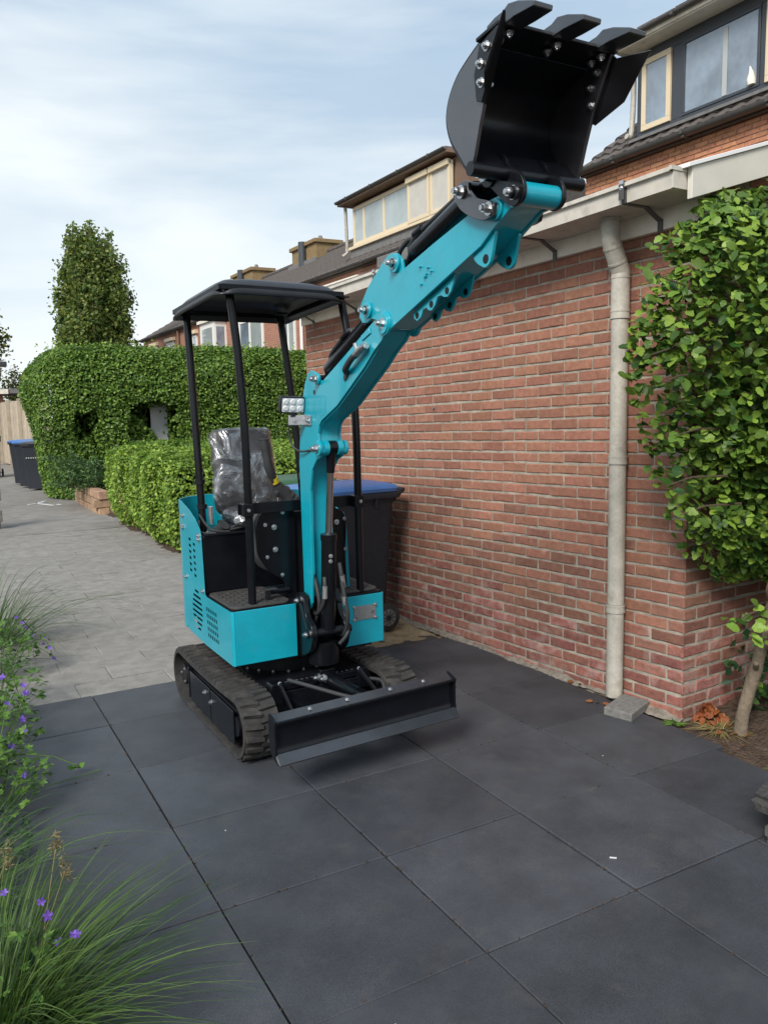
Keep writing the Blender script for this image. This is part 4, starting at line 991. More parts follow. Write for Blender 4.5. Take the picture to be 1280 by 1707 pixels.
# curved rear hood
rad = .24
line = [(X0, 1.352)] + arc(X0 + rad, 1.352 + .02, rad, 180, 90, 10) + arc(X1 - rad, 1.352 + .02, rad, 90, 0, 10) + [(X1, 1.35)]
hood = sheet_along(line, .405, 1.105, -.007).build('rear_hood', M['teal'], ex, bev=.002)
for (y_, z_) in ((1.33, 1.03), (1.335, .975), (1.335, .965), (1.315, .70)): bolt('bolt', BOLT, (X0, y_, z_), (-1, 0, 0), sp)
for (y_, z_) in ((1.05, .955), (1.05, .935), (1.02, .672)): bolt('bolt', BOLT, (X0, y_, z_), (-1, 0, 0), sp)
MB().prism([(1.0, .655), (1.352, .655), (1.352, 1.105), (1.2, 1.07), (1.10, 1.03), (1.01, .96)], X1 - .006, X1).build('engine_cover_panel', M['teal'], ex)
eb = MB().box(X0 + .008, X1 - .008, 1.006, 1.40, .655, .955).build('engine_box', M['black'], ex, bev=.006)
MB().box(X0 + .010, X1 - .010, 1.000, 1.02, .955, .965).build('engine_box_lip', M['satin'], eb)
for (x_, y_) in ((.52, 1.08), (.55, 1.12), (.72, 1.04), (.78, 1.04), (.60, 1.2)): bolt('bolt', BOLT, (x_, y_, .956), (0, 0, 1), eb)
for (a, b, c_) in (((.50, 1.14, 1.05), (.53, 1.05, .98), (.62, 1.03, .965)), ((.52, 1.15, 1.02), (.56, 1.06, .968), (.78, 1.05, .99)), ((.56, 1.1, .97), (.66, 1.06, .985), (.70, 1.12, 1.02)), ((.49, 1.12, 1.02), (.48, 1.06, .97), (.55, 1.03, .962))):
    MB().tube(smooth_path([a, b, c_], 7), .0055, 7).build('wire', M['softrubber'], eb)
MB().tube([(.58, 1.09, .958), (.60, 1.05, 1.0)], [.026, .03], 12).build('connector', M['softrubber'], eb)
MB().tube([(.555, 1.12, 1.0), (.553, 1.115, 1.09)], .013, 10).build('latch_strut', M['galv'], eb)
# floor mats
def floor_mat(x0, x1, y0, y1):
    pts = rounded([(x0, y0), (x1, y0), (x1, y1), (x0, y1)], .045, 5)
    fm = MB().prism(pts, .655, .666, 'z').build('floor_mat', M['floor_mat'], ex, bev=.003)
    mb = MB()
    for i in range(int((x1 - x0 - .04) / .030)):
        for j in range(int((y1 - y0 - .04) / .030)):
            x, y = x0 + .03 + i * .030, y0 + .03 + j * .030; a = R(45 if (i + j) % 2 else -45)
            mb.box(-.010, .010, -.0028, .0028, .664, .6685, Matrix.Translation((x, y, 0)) @ rotmat(0, 0, a))
    mb.build('floor_tread', M['floor_mat'], fm, kind='stuff', smooth=False)
floor_mat(X0 + .012, .775, YF + .022, .992); floor_mat(1.04, X1 - .012, YF + .03, 1.0)
MB().box(X0 + .008, X1 - .008, YF + .012, 1.0, .635, .654).build('floor_plate', M['satin'], ex, smooth=False)
# name plate
pl_ = MB().prism(rounded([(1.098, .520), (1.222, .520), (1.222, .592), (1.098, .592)], .006, 3), YF - .004, YF - .0005, 'y').build('name_plate', M['plate'], frp)
for (x_, z_) in ((1.100, .523), (1.220, .523), (1.220, .589), (1.100, .589)): bolt('rivet', SMALL, (x_, YF - .003, z_), (0, -1, 0), frp)
mb = MB(); mb.box(1.106, 1.117, YF - .0047, YF - .004, .528, .537); mb.box(1.198, 1.212, YF - .0047, YF - .004, .545, .560); mb.build('plate_print', M['plate_print'], pl_, smooth=False)
# ---- console shields
def console(poly, y0, y1, bolts, mirror=False):
    q = [((1.756 - x) if mirror else x, z) for x, z in poly]
    c_ = MB().prism(rounded(q, .03, 4), y0, y1, 'y').build('console_shield', M['black'], ex, bev=.004)
    for (x_, z_, big) in bolts: bolt('bolt', BOLT if big else SMALL, (x_, y0, z_), (0, -1, 0), c_)
    return c_
PC = [(.640, 1.030), (.665, 1.088), (.72, 1.103), (.845, 1.106), (.845, .64), (.790, .64), (.785, .74), (.70, .80), (.648, .885)]
cs = console(PC, .70, .715, ((.690, 1.030, 0), (.735, 1.015, 1), (.737, .905, 1), (.695, .871, 0), (.770, .776, 0), (.782, 1.084, 0)))
MB().prism(rounded([(.632, 1.030), (.66, 1.092), (.72, 1.108), (.80, 1.108), (.80, .80), (.70, .793), (.640, .880)], .03, 4), .718, .82, 'y').build('console_pad', M['foam'], cs, bev=.006)
cs2 = console([(1.005, 1.106), (1.06, 1.09), (1.118, 1.06), (1.128, .98), (1.118, .86), (1.122, .655), (1.005, .655)], .70, .715, ((1.072, 1.012, 1), (1.117, 1.026, 0), (1.119, .869, 0)))
MB().prism([(1.06, 1.08), (1.128, 1.055), (1.14, .96), (1.15, .66), (1.06, .66)], .72, .735, 'y').build('console_backing', M['teal'], cs2, bev=.003)
MB().box(.80, 1.0, .72, .74, .64, 1.08).build('console_back', M['satin'], ex)
pd = MB().box(.66, .76, .70, .71, .700, .705); 
pd = MB().tube([(.70, .69, .70), (.80, .70, .70)], .013, 10).build('pedal', M['satin'], ex)
MB().box(.665, .725, .655, .70, .715, .722, Matrix.Identity(4)).build('pedal_pad', M['softrubber'], pd, bev=.003)
MB().box(.672, .690, .66, .69, .672, .716).build('pedal_arm', M['satin'], pd, bev=.003)
# ---- canopy posts, cross bar, roof
def post(path, sub=None):
    p_ = MB().tube(path, .0192, 16).build('canopy_post', M['black'], ex); return p_
post(smooth_path([(.588, .640, .66), (.588, .640, 1.1), (.585, .640, 1.5), (.570, .648, 1.85), (.546, .660, 2.115)], 5))
post(smooth_path([(1.161, .630, .66), (1.161, .630, 1.1), (1.160, .632, 1.5), (1.152, .66, 1.85), (1.138, .715, 2.115)], 5))
post(smooth_path([(.520, 1.150, .955), (.516, 1.165, 1.25), (.514, 1.19, 1.6), (.512, 1.235, 2.075)], 5))
post(smooth_path([(1.10, 1.16, .955), (1.085, 1.17, 1.25), (1.068, 1.20, 1.6), (1.030, 1.245, 2.085)], 5))
cb = MB().box(.545, 1.195, .664, .670, 1.092, 1.145).build('cross_bar', M['black'], ex, bev=.002)
for x_ in (.578, 1.165): bolt('bolt', BOLT, (x_, .617, 1.118), (0, -1, 0), cb)
for x_ in (.555, 1.135): MB().box(x_, x_ + .05, .612, .672, 1.088, 1.148).build('post_clamp', M['black'], cb, bev=.004)
for (x_, y_, z_) in ((.520, 1.13, 1.09), (.516, 1.145, 1.22)): MB().tube([(x_, 1.155, z_ - .012), (x_, 1.155, z_ + .012)], .026, 12).build('post_clip', M['satin'], cb)
nu, nv = 28, 28
V, F = [], []
def crown(u, v):
    e = max(abs(u) ** 7, abs(v) ** 7); e = (abs(u) ** 8 + abs(v) ** 8)
    h = .088 * (1 - min(1, e) ** 1.3)
    d = max(abs(u), abs(v))
    if .55 < abs(u) < .72 and abs(v) < .8: h -= .008 * math.sin((abs(u) - .55) / .17 * math.pi)
    return h
cfl, cfr, crl, crr = Vector((.462, .560, 2.098)), Vector((1.128, .610, 2.098)), Vector((.430, 1.270, 2.052)), Vector((1.115, 1.350, 2.062))
for j in range(nv + 1):
    for i in range(nu + 1):
        u, v = -1 + 2 * i / nu, -1 + 2 * j / nv
        # round the plan corners
        uu, vv = u, v
        k_ = max(0, abs(u) - .80) / .2 * max(0, abs(v) - .80) / .2
        uu -= math.copysign(.045 * k_, u); vv -= math.copysign(.045 * k_, v)
        a, b = (uu + 1) / 2, (vv + 1) / 2
        p = cfl * (1 - a) * (1 - b) + cfr * a * (1 - b) + crl * (1 - a) * b + crr * a * b
        ins = 1 - .0
        V.append((p.x, p.y, p.z + crown(u, v)))
for j in range(nv):
    for i in range(nu):
        a = j * (nu + 1) + i; F.append((a, a + 1, a + nu + 2, a + nu + 1))
mb = MB(); mb.add(V, F); cr_ = mb.build('canopy_roof', M['roofblack'], ex, smooth=True)
sm = cr_.modifiers.new('solid', 'SOLIDIFY'); sm.thickness = .010; sm.offset = -1
lip = [cfl, cfr, crr, crl]
mb = MB()
for i in range(4):
    a, b = lip[i], lip[(i + 1) % 4]; c_ = (cfl + crr) / 2
    a2, b2 = a.lerp(c_, .07), b.lerp(c_, .07)
    mb.bar(a2 + Vector((0, 0, .030)), b2 + Vector((0, 0, .030)), .022, .022)
mb.build('canopy_frame', M['satin'], ex)
for (x_, y_, z_) in ((.546, .648, 2.10), (1.138, .70, 2.10), (.513, 1.22, 2.065), (1.032, 1.23, 2.075)): MB().box(x_ - .03, x_ + .03, y_ - .02, y_ + .03, z_ + .02, z_ + .028).build('post_foot', M['satin'], cr_, bev=.002)
# ---- seat, levers
st = MB().box(.66, .98, 1.06, 1.36, .955, .985).build('seat', M['satin'], ex, bev=.008)
def cushion(pts, w, name, t):
    """soft slab from a side profile (y,z) centre line"""
    nx, V, F = 12, [], []
    n = len(pts); xm = w[2] if len(w) > 2 else 0
    for i, (y_, z_) in enumerate(pts):
        f = i / (n - 1); ww = w[0] + (w[1] - w[0]) * f
        e = min(1, min(f, 1 - f) * 7); ww *= .86 + .14 * math.sqrt(min(1, e))
        a, b = Vector(pts[max(i - 1, 0)]), Vector(pts[min(i + 1, n - 1)]); d = (b - a).normalized(); nrm = Vector((-d.y, d.x))
        ring = []
        for k in range(24):
            an = 2 * math.pi * k / 24; cx, sx = math.cos(an), math.sin(an)
            px_ = math.copysign(abs(cx) ** .45, cx) * ww / 2; th = math.copysign(abs(sx) ** .6, sx) * t / 2 * (.55 + .45 * min(1, e))
            bul = .012 * math.cos(px_ / ww * math.pi) * (1 if th > 0 else .3)
            ring.append((.83 + px_, y_ + nrm.x * (th + bul), z_ + nrm.y * (th + bul)))
        V += ring
    for i in range(n - 1):
        for k in range(24): F.append((i * 24 + k, i * 24 + (k + 1) % 24, (i + 1) * 24 + (k + 1) % 24, (i + 1) * 24 + k))
    F += [tuple(range(23, -1, -1)), tuple((n - 1) * 24 + k for k in range(24))]
    return MB().add(V, F)
bk = smooth_path([(1.345, 1.02, 0), (1.335, 1.10, 0), (1.345, 1.20, 0), (1.37, 1.32, 0), (1.405, 1.44, 0), (1.415, 1.475, 0)], 3)
bk = [(p.x, p.y) for p in bk]
cushion(bk, (.37, .335), 'b', .085).build('backrest', M['vinyl'], st)
ck = [(1.02, 1.0), (1.05, 1.015), (1.15, 1.02), (1.25, 1.015), (1.33, 1.005)]
cushion(ck, (.33, .35), 'c', .08).build('cushion', M['vinyl'], st)
def wrapped(pts, w, t, name, amp, seed):
    mb = cushion(pts, w, 'w', t); P_ = np.array(mb.v)
    # subdivide and crumple
    me = mb.mesh('wrap'); bm = bmesh.new(); bm.from_mesh(me)
    bmesh.ops.subdivide_edges(bm, edges=bm.edges, cuts=3, use_grid_fill=True)
    co_ = np.array([v.co for v in bm.verts]); nn = noise3(co_, 16, seed) * amp + noise3(co_ + noise3(co_, 12, seed + 2)[:, None] * .04, 38, seed + 1) * amp * .5
    bm.normal_update()
    for v, d in zip(bm.verts, nn): v.co += v.normal * (d + amp * .9)
    bm.to_mesh(me); bm.free()
    for p_ in me.polygons: p_.use_smooth = True
    me.materials.append(M['film']); return link(name, me, None, st)
wrapped(bk, (.378, .345), .088, 'plastic_wrap', .0045, 3); wrapped(ck, (.345, .36), .09, 'plastic_wrap', .0045, 9)
lv = MB().tube(smooth_path([(.895, 1.0, 1.10), (.875, .985, 1.16), (.845, .965, 1.225), (.818, .952, 1.29), (.806, .95, 1.36), (.796, .95, 1.42), (.795, .95, 1.435)], 5), [.020] * 12 + [.023] * 10 + [.025] * 6 + [.028] * 2 + [.018], 14).build('joystick', M['softrubber'], ex)
MB().tube([(.858, .972, 1.205), (.846, .966, 1.232)], .0235, 14).build('yellow_ring', M['yellow'], lv)
MB().tube([(.93, 1.01, 1.085), (.925, 1.01, 1.105), (.918, 1.007, 1.108), (.914, 1.005, 1.128), (.905, 1.0, 1.131), (.90, .998, 1.152), (.888, .99, 1.155), (.868, .98, 1.195)], [.075, .074, .062, .060, .052, .050, .042, .028], 16).build('rubber_boot', M['softrubber'], lv)
l2 = MB().tube([(.868, .93, 1.08), (.848, .92, 1.145)], .006, 8).build('lever', M['chrome'], ex)
MB().tube([(.850, .921, 1.138), (.846, .919, 1.150), (.840, .916, 1.165)], [.010, .016, .012], 10).build('knob', M['softrubber'], l2)
l3 = MB().tube([(1.03, 1.02, 1.02), (1.03, 1.02, 1.21)], .006, 8).build('lever', M['chrome'], ex)
MB().tube([(1.03, 1.02, 1.20), (1.03, 1.02, 1.215), (1.03, 1.02, 1.24), (1.03, 1.02, 1.25)], [.011, .018, .018, .010], 10).build('knob', M['softrubber'], l3)
MB().box(.84, 1.12, .95, 1.06, .955, 1.085).build('lever_console', M['satin'], ex, bev=.01)

# ---- swing bracket and boom
XL, XR = .842, .958
sb = MB().box(.795, 1.022, .60, .72, .39, .65).build('swing_bracket', M['black'], ex, bev=.006)
for (a, b) in ((.800, .828), (.972, 1.0)):
    MB().prism(rounded([(.66, .40), (.56, .385), (.46, .44), (.425, .52), (.44, .57), (.505, .60), (.52, .68), (.56, .715), (.61, .70), (.66, .64)], .03, 4), a, b).build('bracket_cheek', M['black'], sb, bev=.004)
MB().cyl((.795, .60, .36), (.795, .60, .361), .01); MB().cyl((.90, .53, .36), (.90, .53, .47), .075, 24).build('swing_pivot', M['black'], sb)
for (y_, z_) in ((.558, .673), (.464, .527)):
    MB().cyl((.785, y_, z_), (1.015, y_, z_), .020, 16).build('pin', M['satin'], sb); bolt('pin_nut', BIG, (.800, y_, z_), (-1, 0, 0), sb)
MB().bar((.790, .545, .66), (.790, .474, .545), .005, .018).build('pin_retainer', M['satin'], sb, bev=.002)
BO = [(.585, .640), (.607, .701), (.609, .954), (.612, 1.245), (.614, 1.331), (.592, 1.474), (.556, 1.614), (.521, 1.696), (.491, 1.736), (.449, 1.755), (.398, 1.742), (.374, 1.717), (.331, 1.700), (.094, 1.801), (-.121, 1.898), (-.176, 1.920), (-.233, 1.929), (-.275, 1.918), (-.296, 1.894), (-.285, 1.868), (-.244, 1.862), (-.215, 1.834), (-.145, 1.795), (-.068, 1.741), (.187, 1.593), (.350, 1.528), (.378, 1.505), (.390, 1.470), (.384, 1.440), (.352, 1.415), (.348, 1.385), (.372, 1.362), (.418, 1.348), (.470, 1.300), (.500, 1.20), (.506, 1.042), (.506, .795), (.520, .66), (.545, .625)]
for (a, b) in ((XL, XL + .011), (XR - .011, XR)):
    MB().prism(BO, a, b).build('boom' if a == XL else 'boom_side_plate', M['teal'], ex if a == XL else boom_root, bev=.002, smooth=False)
    if a == XL: boom_root = bpy.data.objects['boom']
xi, xo = XL + .0115, XR - .0115
for nm, ln in (('boom_under_plate', [(-.240, 1.868), (-.210, 1.838), (-.142, 1.800), (-.064, 1.746), (.190, 1.598), (.353, 1.533), (.384, 1.508), (.397, 1.470), (.391, 1.436)]),
               ('boom_front_plate', [(.440, 1.40), (.468, 1.37), (.500, 1.31), (.528, 1.20), (.534, 1.04), (.534, .80), (.545, .67)]),
               ('boom_back_plate', [(.582, .66), (.600, .71), (.602, .954), (.605, 1.245), (.607, 1.331), (.585, 1.474), (.549, 1.614), (.516, 1.69)])):
    MB().strip(ln, .008, xi, xo).build(nm, M['teal'], boom_root)
MB().strip([(.10, 1.745), (-.06, 1.815), (-.16, 1.86)], .006, xi, xo).build('boom_top_plate', M['satin'], boom_root)
def boss(x0, x1, y_, z_, r, material, parent, name='pin_boss'): return MB().cyl((x0, y_, z_), (x1, y_, z_), r, 24).build(name, material, parent, bev=.003)
for (a, b) in ((XL - .014, XL), (XR, XR + .014)):
    boss(a, b, .375, 1.403, .034, M['teal'], boom_root); boss(a, b, .365, 1.712, .026, M['teal'], boom_root); boss(a, b, -.255, 1.893, .046, M['teal'], boom_root)
MB().cyl((XL + .012, .375, 1.403), (XL + .036, .375, 1.403), .034, 20).build('pin_boss', M['teal'], boom_root); MB().cyl((XR - .036, .375, 1.403), (XR - .012, .375, 1.403), .034, 20).build('pin_boss', M['teal'], boom_root)
for (y_, z_, me) in ((.375, 1.403, BIG), (.365, 1.712, BIG), (-.255, 1.893, BIG)):
    MB().cyl((XL - .016, y_, z_), (XR + .02, y_, z_), .018, 14).build('pin', M['satin'], boom_root); bolt('pin_nut', me, (XL - .014, y_, z_), (-1, 0, 0), boom_root)
MB().prism(rounded([(.36, 1.60), (.30, 1.62), (.30, 1.56), (.36, 1.545)], .004, 2), XL - .0008, XL - .0002).build('sticker', M['teal'], boom_root)
for (y_, z_, r) in ((.415, 1.655, .011), (.452, 1.395, .013)): MB().cyl((XL - .0012, y_, z_), (XL + .005, y_, z_), r, 14).build('boom_hole', M['softrubber'], boom_root)
# hose entry on the boom side
MB().prism([(.085 + .030 * math.cos(R(a)) * .62 - .012 * math.sin(R(a)), 1.728 + .034 * math.sin(R(a)) - .006 * math.cos(R(a))) for a in range(0, 360, 20)], XL - .006, XL + .003).build('hose_grommet', M['softrubber'], boom_root)
MB().tube(smooth_path([(XL + .01, .085, 1.725), (XL - .02, .060, 1.735), (XL - .028, .020, 1.757), (XL - .028, -.020, 1.780), (XL - .024, -.05, 1.792)], 6), .013, 12).build('hose', M['softrubber'], boom_root)
MB().tube([(XL - .025, -.03, 1.785), (XL - .022, -.085, 1.810), (XL - .02, -.125, 1.822)], [.014, .015, .013], 10).build('hose_fitting', M['zinc'], boom_root)
MB().tube([(XL - .024, -.055, 1.80), (XL - .026, -.045, 1.835)], .009, 8).build('hose_fitting', M['zinc'], boom_root)
mb = MB()
for k in range(6):
    a = R(35); mb.box(XL - .004, XL + .001, -.02, .0, -.002, .0, Matrix.Identity(4))
MB().bar((XL - .003, -.060, 1.855), (XL - .003, -.130, 1.878), .022, .006, (1, 0, 0)).build('weld_pad', M['teal'], boom_root, bev=.002)
# boom lift cylinder in front
bcyl = MB().tube([(.90, .470, .54), (.90, .442, .84), (.90, .432, .985)], .036, 22).build('boom_cylinder', M['black'], ex)
MB().tube([(.90, .4335, .97), (.90, .4325, 1.0)], .039, 22).build('cylinder_gland', M['black'], bcyl)
MB().tube([(.90, .433, .99), (.90, .386, 1.345)], .0165, 16).build('cylinder_rod', M['chrome'], bcyl)
MB().tube([(.90, .392, 1.29), (.90, .383, 1.36), (.90, .378, 1.39)], [.019, .021, .025], 16).build('rod_eye', M['black'], bcyl)
MB().cyl((.872, .376, 1.405), (.928, .376, 1.405), .030, 18).build('rod_eye', M['black'], bcyl)
bolt('bolt', SMALL, (.893, .402, .90), (-.3, -1, 0), bcyl); bolt('bolt', SMALL, (.893, .405, .875), (-.3, -1, 0), bcyl)
for pth in ([(.875, .60, .62), (.868, .53, .60), (.862, .44, .66), (.862, .41, .75), (.866, .42, .80)], [(.955, .60, .70), (.965, .48, .66), (.962, .42, .72), (.950, .41, .80), (.945, .42, .86)], [(.965, .58, .50), (.975, .46, .50), (.972, .40, .60), (.958, .40, .70), (.948, .42, .83)], [(.86, .58, .95), (.862, .53, .80), (.868, .49, .66), (.875, .56, .55)], [(.985, .60, .66), (.998, .50, .60), (.985, .43, .52), (.95, .45, .46)]):
    h_ = MB().tube(smooth_path(pth, 7), .0095, 10).build('hose', M['softrubber'], bcyl)
for (p, q) in (((.862, .413, .70), (.864, .412, .76)), ((.960, .415, .74), (.952, .41, .80)), ((.962, .402, .66), (.955, .402, .70))): MB().tube([p, q], .0125, 10).build('hose_fitting', M['galv'], bcyl)
# work light on the boom
br_ = MB().prism([(.775, 1.548), (.84, 1.540), (.905, 1.520), (.905, 1.560), (.84, 1.578), (.775, 1.583)], .590, .594, 'y')
wl = MB().box(.772, .842, .535, .590, 1.505, 1.509); 
wl = MB().bar((.765, .545, 1.53), (.8415, .520, 1.53), .004, .045).build('light_bracket', M['galv'], boom_root, bev=.002)
MB().box(XL - .008, XL - .001, .455, .528, 1.505, 1.552).build('bracket_foot', M['galv'], wl, bev=.002)
bolt('bolt', BOLT, (XL - .008, .47, 1.528), (-1, 0, 0), wl); bolt('bolt', SMALL, (.79, .53, 1.528), (-.3, -1, 0), wl)
LM = Matrix.Translation((.785, .535, 1.600)) @ rotmat(R(8), R(2), R(-6))
li = MB().prism(rounded([(-.058, -.038), (.058, -.038), (.058, .038), (-.058, .038)], .010, 4), -.004, .040, 'y'); li.v = [tuple(LM @ Vector(v)) for v in li.v]; li = li.build('work_light', M['satin'], boom_root, bev=.003)
q = MB().prism(rounded([(-.052, -.032), (.052, -.032), (.052, .032), (-.052, .032)], .007, 4), -.0045, -.004, 'y'); q.v = [tuple(LM @ Vector(v)) for v in q.v]; q.build('reflector', M['led'], li)
for i in range(3):
    for j in range(2):
        q = MB().tube([(-.034 + i * .034, -.005, -.015 + j * .030), (-.034 + i * .034, -.010, -.015 + j * .030)], [.0145, .010], 12); q.v = [tuple(LM @ Vector(v)) for v in q.v]; q.build('lamp_lens', M['lens'], li)
MB().tube(smooth_path([(.80, .56, 1.57), (.79, .60, 1.50), (.80, .60, 1.42), (.82, .55, 1.385), (XL, .455, 1.395)], 6), .005, 8).build('wire', M['softrubber'], li)
MB().bar((.785, .545, 1.565), (.785, .538, 1.545), .02, .02).build('lamp_stem', M['satin'], li)

for ln in ([(-.235, 1.857), (-.145, 1.791), (-.068, 1.737), (.187, 1.589), (.350, 1.524), (.380, 1.503)], [(.505, 1.20), (.510, 1.04), (.510, .80)]):
    MB().tube([(XL + .0135, a, b) for a, b in ln], .0035, 6).build('weld_bead', M['teal'], boom_root)
# ---- arm (stick)
AL, AR = .836, .964
AO = [(-.047, 1.940), (-.065, 1.987), (-.128, 2.047), (-.238, 2.113), (-.283, 2.136), (-.318, 2.140), (-.351, 2.133), (-.385, 2.108), (-.395, 2.070), (-.593, 2.123), (-.793, 2.172), (-.903, 2.193), (-1.0, 2.200), (-1.044, 2.19), (-1.06, 2.165), (-1.045, 2.15), (-1.008, 2.147), (-.92, 2.103), (-.862, 2.067), (-.285, 1.866), (-.245, 1.858), (-.215, 1.868), (-.200, 1.892), (-.185, 1.913), (-.150, 1.922), (-.107, 1.909), (-.072, 1.913)]
for (a, b) in ((AL, AL + .011), (AR - .011, AR)):
    if a == AL: arm = MB().prism(AO, a, b).build('arm', M['teal'], ex, bev=.002, smooth=False)
    else: MB().prism(AO, a, b).build('arm_side_plate', M['teal'], arm, bev=.002, smooth=False)
MB().strip([(-.290, 1.872), (-.862, 2.073), (-.92, 2.109), (-1.008, 2.152), (-1.04, 2.158)], -.010, AL + .0115, AR - .0115).build('arm_under_plate', M['teal'], arm)
MB().strip([(-.41, 2.045), (-.593, 2.097), (-.793, 2.147), (-.95, 2.17)], .008, AL + .0115, AR - .0115).build('arm_top_plate', M['teal'], arm)
for (y_, z_, r) in ((-.130, 1.955, .030), (-.345, 2.098, .034), (-.948, 2.157, .032)):
    for (a, b) in ((AL - .012, AL), (AR, AR + .012)): boss(a, b, y_, z_, r, M['teal'], arm)
    MB().cyl((AL - .02, y_, z_), (AR + .02, y_, z_), .017, 14).build('pin', M['satin'], arm); bolt('pin_nut', BIG, (AL - .012, y_, z_), (-1, 0, 0), arm)
boss(AL - .014, AL, -.255, 1.893, .040, M['teal'], arm)
MB().cyl((.832, -1.048, 2.182), (.968, -1.048, 2.182), .034, 24).build('arm_tip_tube', M['teal'], arm)
for (y_, z_) in ((-.515, 2.060), (-.545, 2.020), (-.585, 2.035), (-.520, 2.000), (-.565, 2.050), (-.555, 2.030)): 
    MB().cyl((AL - .010, y_, z_), (AL, y_, z_), .0045, 8).build('stud', M['teal'], arm)
for xx in (AL + .012, AR - .026):
    LU = rounded([(-.800, 2.048), (-.825, 2.02), (-.868, 2.000), (-.893, 2.010), (-.905, 2.04), (-.925, 2.112), (-.86, 2.075)], .018, 4)
    lg = MB().prism(LU, xx, xx + .012).build('thumb_lug', M['teal'], arm, bev=.002)
    MB().cyl((xx - .001, -.873, 2.028), (xx + .013, -.873, 2.028), .0145, 14).build('lug_hole', M['satin'], lg)
for xx in (AL + .02, AR - .032):
    top = [(-.43, 1.917), (-.68, 2.006)]
    sc = [(-.425, 1.915), (-.432, 1.893), (-.452, 1.882), (-.476, 1.893), (-.492, 1.918), (-.515, 1.922), (-.525, 1.912), (-.548, 1.908), (-.570, 1.925), (-.585, 1.950), (-.608, 1.952), (-.622, 1.945), (-.645, 1.942), (-.668, 1.958), (-.682, 1.985), (-.690, 2.012)]
    hb = MB().prism(sc, xx, xx + .008).build('thumb_rack', M['teal'], arm, bev=.0015)
    for (y_, z_) in ((-.453, 1.902), (-.547, 1.930), (-.645, 1.963)): MB().cyl((xx - .001, y_, z_), (xx + .009, y_, z_), .012, 12).build('rack_hole', M['satin'], hb)
# arm cylinder (between boom and arm) and bucket cylinder with their hoses
ac = MB().tube([(.90, .345, 1.752), (.90, -.035, 1.920)], .041, 24).build('arm_cylinder', M['black'], ex)
MB().tube([(.90, .372, 1.712), (.90, .33, 1.757)], [.026, .037], 16).build('cylinder_foot', M['black'], ac)
MB().tube([(.90, -.035, 1.920), (.90, -.12, 1.950)], .018, 14).build('cylinder_rod', M['chrome'], ac)
MB().cyl((.865, -.130, 1.955), (.935, -.130, 1.955), .028, 16).build('rod_eye', M['black'], ac)
MB().tube(smooth_path([(.895, .35, 1.79), (.885, .31, 1.822), (.880, .22, 1.862), (.878, .15, 1.896), (.885, .12, 1.903), (.89, .11, 1.885)], 6), .010, 10).build('hose', M['softrubber'], ac)
MB().tube(smooth_path([(.905, .30, 1.815), (.905, .20, 1.86), (.905, .05, 1.93), (.905, .03, 1.938), (.905, .02, 1.92)], 6), .008, 10).build('hose', M['softrubber'], ac)
MB().tube([(.879, .19, 1.876), (.879, .14, 1.899)], .013, 10).build('hose_fitting', M['satin'], ac)
bk_ = MB().tube([(.90, -.385, 2.133), (.90, -.76, 2.252)], .038, 24).build('bucket_cylinder', M['black'], ex)
MB().tube([(.90, -.345, 2.10), (.90, -.40, 2.138)], [.026, .034], 16).build('cylinder_foot', M['black'], bk_)
MB().tube([(.90, -.70, 2.233), (.90, -.77, 2.255)], .0405, 22).build('cylinder_gland', M['black'], bk_)
MB().tube([(.90, -.765, 2.247), (.90, -.80, 2.252)], .022, 14).build('rod_eye', M['black'], bk_)
MB().tube(smooth_path([(.885, -.36, 2.150), (.882, -.40, 2.180), (.885, -.46, 2.204), (.893, -.60, 2.249), (.90, -.70, 2.282), (.90, -.73, 2.275)], 6), .009, 10).build('hose', M['softrubber'], bk_)
MB().tube(smooth_path([(.915, -.34, 2.145), (.910, -.37, 2.178), (.905, -.42, 2.19), (.90, -.44, 2.17)], 6), .010, 10).build('hose', M['softrubber'], bk_)
MB().tube(smooth_path([(.885, -.28, 2.12), (.875, -.31, 2.150), (.878, -.37, 2.180), (.89, -.41, 2.175)], 6), .009, 10).build('hose', M['softrubber'], bk_)
MB().tube([(.882, -.40, 2.19), (.885, -.45, 2.206)], .014, 10).build('hose_fitting', M['satin'], bk_)
# rocker plates and link
RK = smooth_path([(-.765, 2.225, 0), (-.80, 2.185, 0), (-.86, 2.150, 0), (-.92, 2.130, 0), (-.965, 2.135, 0)], 5) + smooth_path([(-.975, 2.17, 0), (-.935, 2.185, 0), (-.88, 2.205, 0), (-.845, 2.235, 0), (-.84, 2.262, 0), (-.80, 2.268, 0), (-.772, 2.25, 0)], 5)
RK = [(p.x, p.y) for p in RK]
rk = MB().prism(RK, .806, .818).build('rocker_link', M['bucket_side'], ex, bev=.002, smooth=False)
MB().prism(RK, .982, .994).build('rocker_plate', M['bucket'], rk, bev=.002, smooth=False)
MB().tube(smooth_path([(.90, -.815, 2.233), (.90, -.86, 2.262), (.90, -.91, 2.268), (.90, -.945, 2.258)], 5), .045, 18).build('bucket_link', M['black'], rk)
for (y_, z_) in ((-.812, 2.236), (-.930, 2.258)):
    MB().cyl((.80, y_, z_), (1.0, y_, z_), .017, 14).build('pin', M['satin'], rk); MB().cyl((.815, y_, z_), (.985, y_, z_), .034, 20).build('link_tube', M['black'], rk); bolt('pin_nut', BIG, (.802, y_, z_), (-1, 0, 0), rk)
bolt('pin_nut', BIG, (.806, -.950, 2.157), (-1, 0, 0), rk)

